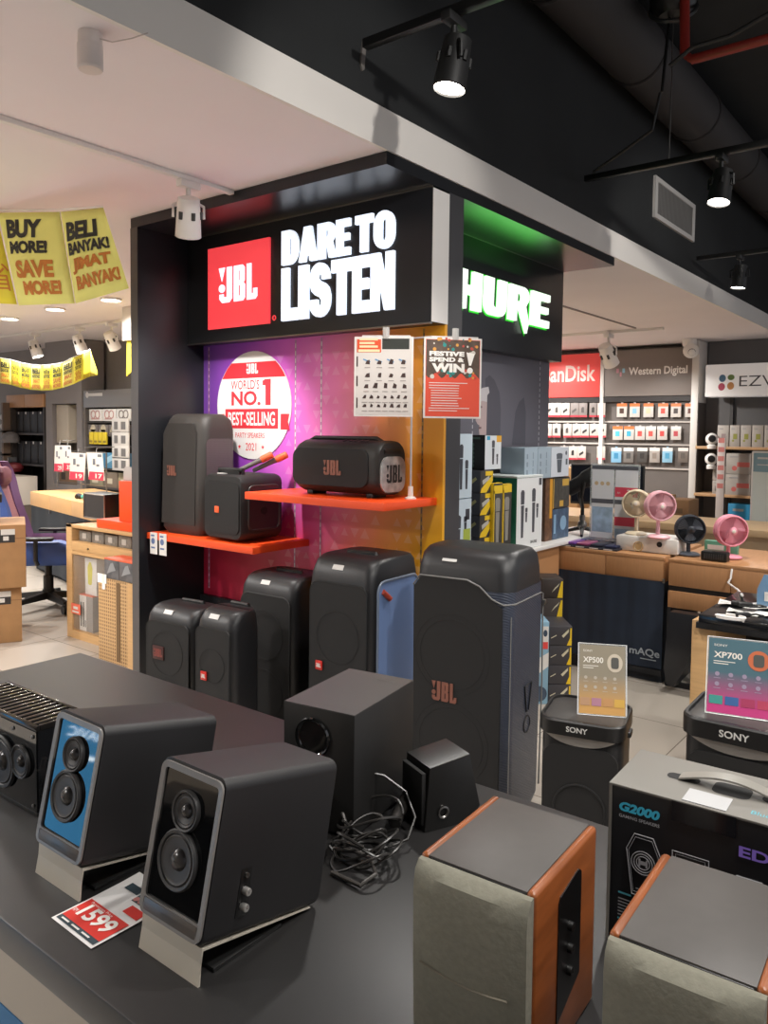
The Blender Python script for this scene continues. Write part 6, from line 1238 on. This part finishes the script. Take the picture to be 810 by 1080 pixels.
# ---------------------------------------------------------------- the black demonstration table in front
TZ = .75
tb = thing('display_table', 'large low black display table filling the foreground', 'table', (-1.0, 1.06, 0))
TTOP = mat('#252424', .40, noise=.1, scale=3, bump=.08, name='matt_black_top')
G().box(-1.545, -.46, TZ-.055, 1.75, .46, TZ, .004).done('tabletop', TTOP, tb)
G().box(-1.50, -.415, TZ-.085, 1.7, .415, TZ-.055).done('apron', mat('#3c3733', .5), tb)
G().box(-1.48, -.39, PY(0, 1048, .68).z, 1.66, -.37, TZ-.085).done('front_panel', mat('#a79e92', .6), tb, 'beige front panel')
G().box(-1.48, -.392, .02, 1.66, -.368, PY(0, 1048, .68).z).done('kick_panel', mat('#2f6a98', .6), tb, 'blue lower panel')
G().box(-1.2, -.05, .04, 1.6, .36, TZ-.085).done('base_cabinet', mat('#2a2725', .6), tb)
for x in (-1.42, 1.62):
    for y in (-.36, .36): G().box(x-.03, y-.03, 0, x+.03, y+.03, TZ-.085, .004).done('leg', mat('#2b2826', .5), tb)
# pair of tilted desk speakers
FACE = mat('#08090b', .04, spec=.6, name='black_glass_face')
def cone(t, c, r, nx=True):
    """driver on the tilted face: axis -y of the body"""
    d = G(); d.lathe([(r*.98,0),(r,.004),(r*.95,.0075),(r*.86,.0065),(r*.80,.002)], c, (0,-1,0), 32, False); s = d.done('driver_frame', mat('#2b2a2a', .5), t)
    g = G(); g.lathe([(r*.84,.003),(r*.77,.0062),(r*.68,.0042),(r*.62,.0046),(r*.36,.0006),(r*.30,.0006)], c, (0,-1,0), 32, False); g.done('driver_cone', mat('#2c2a2a', .5), s)
    g = G(); g.lathe([(r*.37,.0008),(r*.31,.0050),(r*.18,.0085),(.001,.0098)], c, (0,-1,0), 24, False); g.done('dust_cap', mat('#2e2c2c', .25), s)
def desk_speaker(label, loc, knobs):
    t = thing('desk_speaker', label, 'speaker', loc, 0, 'pair of tilted black desk speakers')
    W_, D_, H_ = .150, .250, .236; w = W_/2; zb = .055
    M_ = Matrix.Translation((0, 0, zb)) @ Matrix.Rotation(R(-12), 4, 'X')
    body = bpy.data.objects.new('x', None); bpy.data.objects.remove(body)
    g = G(); g.M = M_; pl = rrect(-w, 0, w, H_, .016, 5)
    g.loft([[(x*.985, y, .004+(z)*.985) for x, z in pl] if y in (0, D_) else [(x, y, z) for x, z in pl] for y in (0, .004, D_-.004, D_)]); g.done('cabinet', mat('#1d1c1d', .5, bump=.12, scale=700, name='dark_shell'), t)
    g = G(); g.M = M_; ip = rrect(-w+.012, .030, w-.012, H_-.014, .006, 4); op = rrect(-w+.003, .004, w-.003, H_-.004, .014, 4)
    g.loft([[(x, -.001, z) for x, z in op], [(x, -.005, z) for x, z in op], [(x, -.004, z) for x, z in ip], [(x, .001, z) for x, z in ip]], cap=False); g.done('front_bezel', mat('#7a7672', .38, .1), t)
    g = G(); g.M = M_; g.face([(x, -.0005, z) for x, z in ip]); f = g.done('front_glass', FACE, t)
    g = G(); g.M = M_; g.box(-w+.012, -.0048, .006, w-.012, -.003, .028, .002); g.text('EDIFIER', (-.018, -.0052, .014), X, Z, .036, .005); g.done('front_strip', mat('#565250', .35, .5), t)
    for c, r in (((.0, -.001, .172), .0305), ((-.002, -.001, .100), .0445)):
        n_ = len(t.children); cone_parts = []
        before = set(o.name for o in bpy.data.objects); cone(t, c, r)
        for o in bpy.data.objects:
            if o.name not in before: o.data.transform(M_)
    # bent metal foot
    g = G(); g.prism([(-.004,0),(.000,0),(.004,zb-.002),(D_*.92, .0065),(D_*.92,.0045),(.006,zb-.006)], 'x', -w+.004, w-.004); g.done('metal_foot', mat('#bdb6a8', .45, .15, name='brushed_foot'), t, 'silver metal foot')
    g = G(); g.box(-w+.01, .03, .0, w-.01, .17, .007, .002); g.done('foot_plate', BLK, t)
    if knobs:
        g = G(); g.M = M_
        g.box(w-.0005, .056, .028, w+.0008, .078, .100, .001); s = g.done('knob_panel', mat('#0e0e0e', .4), t)
        for z in (.068, .045): g = G(); g.M = M_; g.lathe([(.0055,0),(.006,.009),(.005,.011),(.001,.011)], (w+.001, .067, z), (1,0,0), 18, False); g.done('knob', mat('#b9b6b2', .3, .7), t, 'silver knob')
        g = G(); g.M = M_; g.lathe([(.004,0),(.004,.003),(.001,.003)], (w+.001, .067, .090), (1,0,0), 12, False); g.done('audio_jack', METAL, t)
    return t
desk_speaker('black tilted desk speaker with side knobs, nearest on the table', (-.942, .702, TZ), True)
desk_speaker('black tilted desk speaker with blue reflecting face, left of its twin', (-1.262, .708, TZ), False)
# clear-fronted wide speaker at the left edge
t = thing('transparent_speaker', 'wide black see-through speaker with slatted top at the left edge', 'speaker', (-1.52, .808, TZ), R(1))
W_, D_, H_ = .33, .115, .19; CLR = mat('#0f1013', .06, alpha=.45, name='smoked_acrylic')
g = G(); g.box(-W_, 0, .0, 0, D_, .010, .003); g.box(-W_+.004, .06, .010, -.03, D_-.01, H_-.016); g.done('base_and_core', BLK, t)
G().box(-W_, 0, .010, 0, .004, H_-.012).done('front_glass', FACE, t)
G().box(-.004, .004, .010, 0, D_, H_-.012).done('side_pane', mat('#202124', .06, alpha=.55), t)
g = G(); g.box(-W_, 0, H_-.012, 0, .010, H_, .002); g.box(-W_, D_-.008, H_-.012, 0, D_, H_, .002); g.box(-.010, .01, H_-.012, 0, D_-.008, H_, .002)
n = 15
for i in range(n): x = -.018-i*.021; g.box(x-.012, .010, H_-.008, x, D_-.008, H_-.001, .001)
g.done('slatted_top', mat('#2c2928', .10, .4), t); G().box(-W_+.005, .012, H_-.014, -.012, D_-.01, H_-.010).done('top_tray', mat('#171616', .4), t)
cone(t, (-.055, -.001, .105), .036); cone(t, (-.135, -.001, .085), .058); cone(t, (-.23, -.001, .09), .045)
for x, z in ((-.012, .022), (-.012, H_-.024), (-.16, .022), (-.09, H_-.024)): G().lathe([(.004,0),(.004,.002),(.001,.003)], (x, -.0005, z), (0,-1,0), 10, False).done('screw', METAL, t)
g = G(); g.tube([(-.028, .03, .03), (-.024, .03, .06), (-.030, .03, .09), (-.022, .03, .11)], .005, 8); g.tube([(-.018, .04, .02), (-.016, .04, .10)], .006, 8); g.done('inner_coil', mat('#9a8b80', .3, .7), t)
# price card lying on the table
a = PZ(54, 968, TZ+.001); b = PZ(96, 1001, TZ+.001); d_ = PZ(146, 924, TZ+.001)
u = (b-a); wv = u.length; u.normalize(); v = (d_-a); v = (v-u*v.dot(u)); hv = .165; v.normalize()
t = thing('price_sheet', 'white and red price sheet lying between the two desk speakers', 'price tag', a)
def pv(p): return p
o = Vector((0,0,.0012)); nrm = u.cross(v)
def sheetpt(x, y, lift=.0006): return u*x+v*y+Vector((0,0,lift+.006*max(0, (x/wv-.0))*0+.010*(y/hv)**3*.4))
g = G(); n = 8; g.loft([[sheetpt(wv*i/n, hv*j/n) for i in range(n+1)] for j in range(n+1)], cap=False, closed=False); g.done('sheet', mat('#f1eeec', .5), t)
def sprint(x0, y0, x1, y1, lf=.0014): return [sheetpt(x0*wv, y0*hv, lf), sheetpt(x1*wv, y0*hv, lf), sheetpt(x1*wv, y1*hv, lf), sheetpt(x0*wv, y1*hv, lf)]
g = G(); g.face(sprint(.04, .10, .96, .42)); g.face(sprint(.62, .50, .95, .62)); g.done('red_panels', mat('#d9382f', .5), t)
g = G(); g.face(sprint(.04, .035, .96, .10)); g.face(sprint(.16, .74, .46, .84)); g.face(sprint(.50, .66, .92, .82, .0016)); g.done('dark_pictures', mat('#3b4a52', .5), t)
g = G(); g.text('1599', sheetpt(.18*wv, .17*hv, .0026), u, v, wv*.70, hv*.20, bold=.03); g.text('Promotion Price', sheetpt(.14*wv, .37*hv, .0026), u, v, wv*.5, hv*.03); g.text('RM', sheetpt(.07*wv, .19*hv, .0026), u, v, wv*.08, hv*.05)
for i in range(3): g.face(sprint(.12+.25*i, .055, .30+.25*i, .075, .0026))
g.done('white_lettering', mat('#f6f0ea', .5), t)
g = G()
for i in range(4): g.face(sprint(.5, .87+i*.03, .9, .885+i*.03))
for i in range(4): g.disc(sheetpt(.55*wv+.1*wv*i, .70*hv, .0022), u, v, 0, 0, .006, 10)
g.done('small_print', mat('#c9857f', .5), t)
# subwoofer, satellite and the tangle of leads
t = thing('subwoofer', 'black box subwoofer with round port on the table before the largest speaker', 'speaker', PZ(374, 755, 1.0)-Vector((0, 0, .25)), R(9))
W_, D_, H_ = .168, .255, .249; SUBM = mat('#1a1918', .5, noise=.1, scale=60)
t.location.z = TZ
G().box(-W_, 0, .006, 0, D_, H_, .002).done('cabinet', SUBM, t); g = G(); g.box(-W_+.001, .001, H_-.0005, -.001, D_-.001, H_+.001); g.done('top_panel', mat('#3b3937', .42), t)
c = Vector((-W_+.073, -.001, H_-.060))
G().lathe([(.038,0),(.041,.003),(.039,.007),(.034,.004),(.032,.0015),(.001,.001)], c, (0,-1,0), 32, False).done('port_ring', mat('#0c0c0c', .12, coat=1), t, 'glossy port ring')
for x in (-W_+.02, -.02):
    for y in (.02, D_-.02): G().cyl((x, y, 0), (x, y, .007), .01).done('foot', BLK, t)
g = G(); g.text('EDIFIER', (-.075, D_-.045, H_+.0016), X, Yv, .05, .012, bold=.02); g.done('top_lettering', mat('#4c4a48', .4), t)
t = thing('satellite_speaker', 'small black wedge-shaped speaker leaning beside the subwoofer', 'speaker', (-.885, 1.335, TZ), R(-24))
prof = [(-.062,.0),(.050,.0),(.072,.028),(.044,.142),(-.052,.130)]
G().prism(prof, 'x', -.047, .047, .003).done('cabinet', mat('#171615', .4), t); g = G(); g.lathe([(.012,0),(.013,.003),(.010,.004),(.008,.001)], (.048, -.02, .035), (1,0,0), 18, False); g.done('port_ring', METAL, t); G().box(-.040, -.066, .012, .040, -.056, .118, .002).done('grille', GRILLE, t)
t = thing('cable_tangle', 'tangle of black leads and plugs lying beside the subwoofer', 'cable', (-.905, 1.12, TZ))
CB = mat('#2b2927', .35, name='cable_rubber')
random.seed(11)
for q in range(6):
    ph = random.random()*6; rx, ry = random.uniform(.035, .075), random.uniform(.035, .06); cx, cy = random.uniform(-.03, .03), random.uniform(-.04, .05); zz = random.uniform(.006, .05); n = 60
    G().tube([(cx+rx*math.cos(ph+i*.15)*(1+.10*math.sin(i*.11)), cy+ry*math.sin(ph+i*.15), max(.004, zz+.025*math.sin(i*.21+ph))) for i in range(n)], .0026, 6).done('lead', CB, t)
P = lambda px, py, z: PZ(px, py, TZ+z)-t.location
G().tube([P(345, 816, .10), P(375, 812, .11), P(405, 818, .10), P(428, 835, .07), P(438, 862, .04), P(430, 885, .02), P(412, 893, .01), P(380, 898, .012)], .0026, 6).done('lead', CB, t)
G().tube([P(352, 895, .01), P(375, 898, .02), P(392, 905, .02), P(396, 922, .01), P(380, 934, .008), P(350, 920, .006)], .004, 8).done('thick_lead', mat('#4b4845', .35), t)
G().tube([P(358, 850, .05), P(362, 858, .05), P(366, 872, .03)], .004, 8).done('plug', METAL, t); G().tube([P(416, 868, .02), P(428, 842, .035)], .013, 10).done('ferrite_plug', CB, t)
# wood-sided bookshelf speakers
WOODR = wood('#94532a', .62, (3, 3, 16), .35, 'cherry_veneer'); CLOTH = mat('#7a786b', .95, noise=.07, scale=120, bump=.4, name='olive_grille_cloth'); TOPG = mat('#46423f', .5, noise=.05, scale=40)
def wood_speaker(label, x0, y0, H_, panel):
    t = thing('bookshelf_speaker', label, 'speaker', (x0, y0, TZ), R(2.5), 'pair of wood-sided bookshelf speakers')
    W_, D_ = .163, .205
    G().box(.014, .0, .004, W_-.014, D_, H_-.002, .002).done('cabinet', BLK, t)
    G().box(.012, .002, H_-.004, W_-.012, D_-.001, H_, .001).done('top_panel', TOPG, t, 'grey top panel')
    for s in (0, 1):
        xa, xb = (0, .0135) if s == 0 else (W_-.0135, W_)
        g = G(); g.box(xa, 0, 0, xb, D_, H_+.001, .006, 3); w_ = g.done('side_panel', WOODR, t, 'cherry wood side panel')
        if s and panel:
            pn = G(); pn.prism([(.07,.045),(.145,.075),(.145,.215),(.135,.222),(.075,.212),(.07,.205)], 'x', W_-.001, W_+.0015); pn = pn.done('control_panel', mat('#0d0d0d', .35), w_, 'black control panel')
            g = G()
            for z in (.10, .13, .16): g.lathe([(.006,0),(.006,.006),(.001,.007)], (W_+.0015, .105, z), (1,0,0), 14, False)
            g.done('control_knob', BLK, w_)
    # cloth front, bowed forward
    g = G(); rows_ = []
    for z, b in ((.004,.012), (.02,.02), (.12,.026), (H_-.035,.028), (H_-.014,.023), (H_-.004,.010), (H_-.003,.0)):
        rows_.append([(.002, 0, z)]+[(.002+(W_-.004)*i/10, -b*(1-abs((i-5)/5)**4*.35), z) for i in range(11)]+[(W_-.002, 0, z)])
    g.loft(rows_); fr = g.done('grille_cloth', CLOTH, t, 'olive cloth front')
    g = G(); g.tube([(.018+(W_-.04)*i/10, -.0262-.0008*math.sin(i*PI/10), H_*.50-.006*math.sin(i*PI/10)) for i in range(11)], .0015, 6); g.done('grille_seam', mat('#7a7466', .8), fr)
    for x in (.03, W_-.03):
        for y in (.03, D_-.03): G().cyl((x, y, 0), (x, y, .005), .008).done('foot', BLK, t)
    return t
wood_speaker('wood-sided speaker with black side controls, left of the two at the front right', -.573, .822, .25, True)
wood_speaker('wood-sided speaker at the bottom right corner of the picture', -.317, .820, .25, False)
# printed carton of gaming speakers
bx = thing('speaker_carton', 'black printed speaker carton with grey top and carry handle behind the wood-sided speakers', 'box', (-.458, 1.176, TZ), R(2.5))
W_, D_, H_ = .46, .158, .25
G().box(0, 0, 0, W_, D_, H_, .002).done('carton_body', mat('#111114', .42), bx)
G().box(-.0012, -.0012, H_-.001, W_+.001, D_+.001, H_+.003, .001).done('carton_top', mat('#73706a', .5), bx, 'grey carton top'); g = G(); g.box(-.0012, 0, 0, 0, D_, H_); g.box(0, -.0012, 0, .004, 0, H_); g.done('carton_edge', mat('#77736c', .5), bx)
g = G(); n = 12; zs_ = [H_+.004+.016*math.sin(PI*i/n)+.0 for i in range(n+1)]
g.loft([[(.085+.15*i/n, .070+dy, zs_[i]+dz) for dy, dz in ((0,0),(.026,0),(.026,.003),(0,.003))] for i in range(n+1)]); g.done('carry_handle', mat('#827f78', .4), bx)
g = G(); pl = rrect(.065, .072, .115, .095, .010, 4); g.face([(x, y, H_+.0034) for x, y in pl]); pl = rrect(.205, .072, .262, .095, .010, 4); g.face([(x, y, H_+.0034) for x, y in pl]); g.face([(x, y, H_+.0034) for x, y in rrect(.135, .060, .19, .105, .012, 4)]); g.done('handle_cutout', mat('#121212', .7), bx)
g = G(); g.prism([(-.002, -.0), (-.003, -.03), (-.0015, -.03), (.0, -.0)], 'x', .095, .185); g.M = None; fl = g.done('closing_flap', mat('#1a1a1d', .15), bx); fl.location = (0, 0, H_+.001)
G().box(.108, .004, H_+.003, .170, .05, H_+.0045).done('clear_tape', mat('#e9e9ea', .06, alpha=.55), bx)
o = Vector((0, -.0014, 0))
g = G(); g.text('G2000', (.016, -.0016, .213), X, Z, .062, .015, bold=.05, shear=.2); g.done('blue_lettering', mat('#3fb0cf', .5), bx)
g = G(); g.text('GAMING SPEAKERS', (.016, -.0016, .203), X, Z, .062, .005, bold=.01)
hexa = lambda cx, cz, a, b: [(cx-a*.55, cz+b), (cx+a*.55, cz+b), (cx+a, cz+b*.45), (cx+a*.62, cz-b), (cx-a*.62, cz-b), (cx-a, cz+b*.45)][::-1]
def outline(pts, r=.0008): g.tube([(x, -.0012, z) for x, z in pts], r, 6, True)
outline(hexa(.055, .135, .026, .048)); outline([(a_, c_) for a_, c_ in hexa(.055, .135, .023, .043)], .0004)
for rr in (.018, .014, .010): g.ring((.055, -.0012, .140), (0,-1,0), rr, .0006, 28, 5)
g.rect(o, X, Z, .050, .137, .060, .143); g.rect(o, X, Z, .048, .134, .051, .146); g.rect(o, X, Z, .059, .134, .062, .146); g.rect(o, X, Z, .045, .097, .065, .0985)
outline([(.098, .175), (.150, .175), (.150, .04), (.098, .04)]); outline([(.103, .171), (.145, .171), (.145, .04), (.103, .04)], .0004); g.poly(o, X, Z, [(.113, .163), (.124, .150), (.135, .163)][::-1][::-1])
outline(hexa(.205, .125, .030, .042)); g.ring((.205, -.0012, .148), (0,-1,0), .009, .0006, 24, 5); g.ring((.205, -.0012, .148), (0,-1,0), .005, .0006, 20, 5); outline([(.185, .125), (.225, .125), (.225, .09), (.185, .09)], .0004)
outline(hexa(.295, .135, .026, .048)); g.done('outline_print', mat('#a9a9ac', .5), bx)
g = G()
for b_ in (.072, .030):
    for i in range(6): g.rect(o, X, Z, .018, b_-i*.0052, .018+random.uniform(.052, .062), b_+.002-i*.0052)
g.done('small_print', mat('#8f8f92', .5), bx)
g = G(); g.rect(o, X, Z, .018, .081, .038, .084); g.rect(o, X, Z, .018, .039, .038, .042); g.text('Bluetooth', (.2, .02, H_+.0032), X, Yv, .06, .012); g.done('teal_print', mat('#4f9fae', .5), bx)
g = G(); g.text('EDIFIER', (.190, -.0016, .196), X, Z, .115, .016, bold=.03); g.done('purple_lettering', mat('#8a6fd0', .5), bx)
# ---------------------------------------------------------------- behind the camera: what the glossy speaker fronts mirror
c = thing('lit_counter', 'low counter with a lit blue front panel, mirrored in the left desk speaker', 'counter', (-3.80, -1.16, 0), math.atan2(.805, -.594))
BLUE = mat('#4a98cc', .4, emit=2.3, name='lit_blue_panel')
G().box(-.36, .012, 0, .36, .40, .95, .004).done('counter_body', mat('#1b1c1e', .5), c); G().box(-.33, 0, .06, .33, .012, .90).done('lit_panel', BLUE, c, 'lit blue panel')
g = G(); g.text('MAVIC', (-.07, -.002, .60), X, Z, .20, .05, bold=.0); g.rect((0, -.001, 0), X, Z, -.135, .595, -.095, .66); g.rect((0, -.002, 0), X, Z, -.05, .50, .0, .52); g.rect((0, -.002, 0), X, Z, .02, .50, .10, .52); g.done('panel_lettering', mat('#e6f4fb', .4, emit=6), c)
c = thing('added_dark_counter', 'low black counter added behind the camera to darken the speaker reflections', 'counter', (-2.45, -1.2, 0), R(143))  # unseen block added so the speaker glass has something dark to mirror
G().box(-.55, 0, 0, .55, .6, .52, .004).done('counter_body', mat('#151516', .5), c); G().box(-.57, -.02, .52, .57, .62, .55, .004).done('counter_top', mat('#2b2520', .4), c)
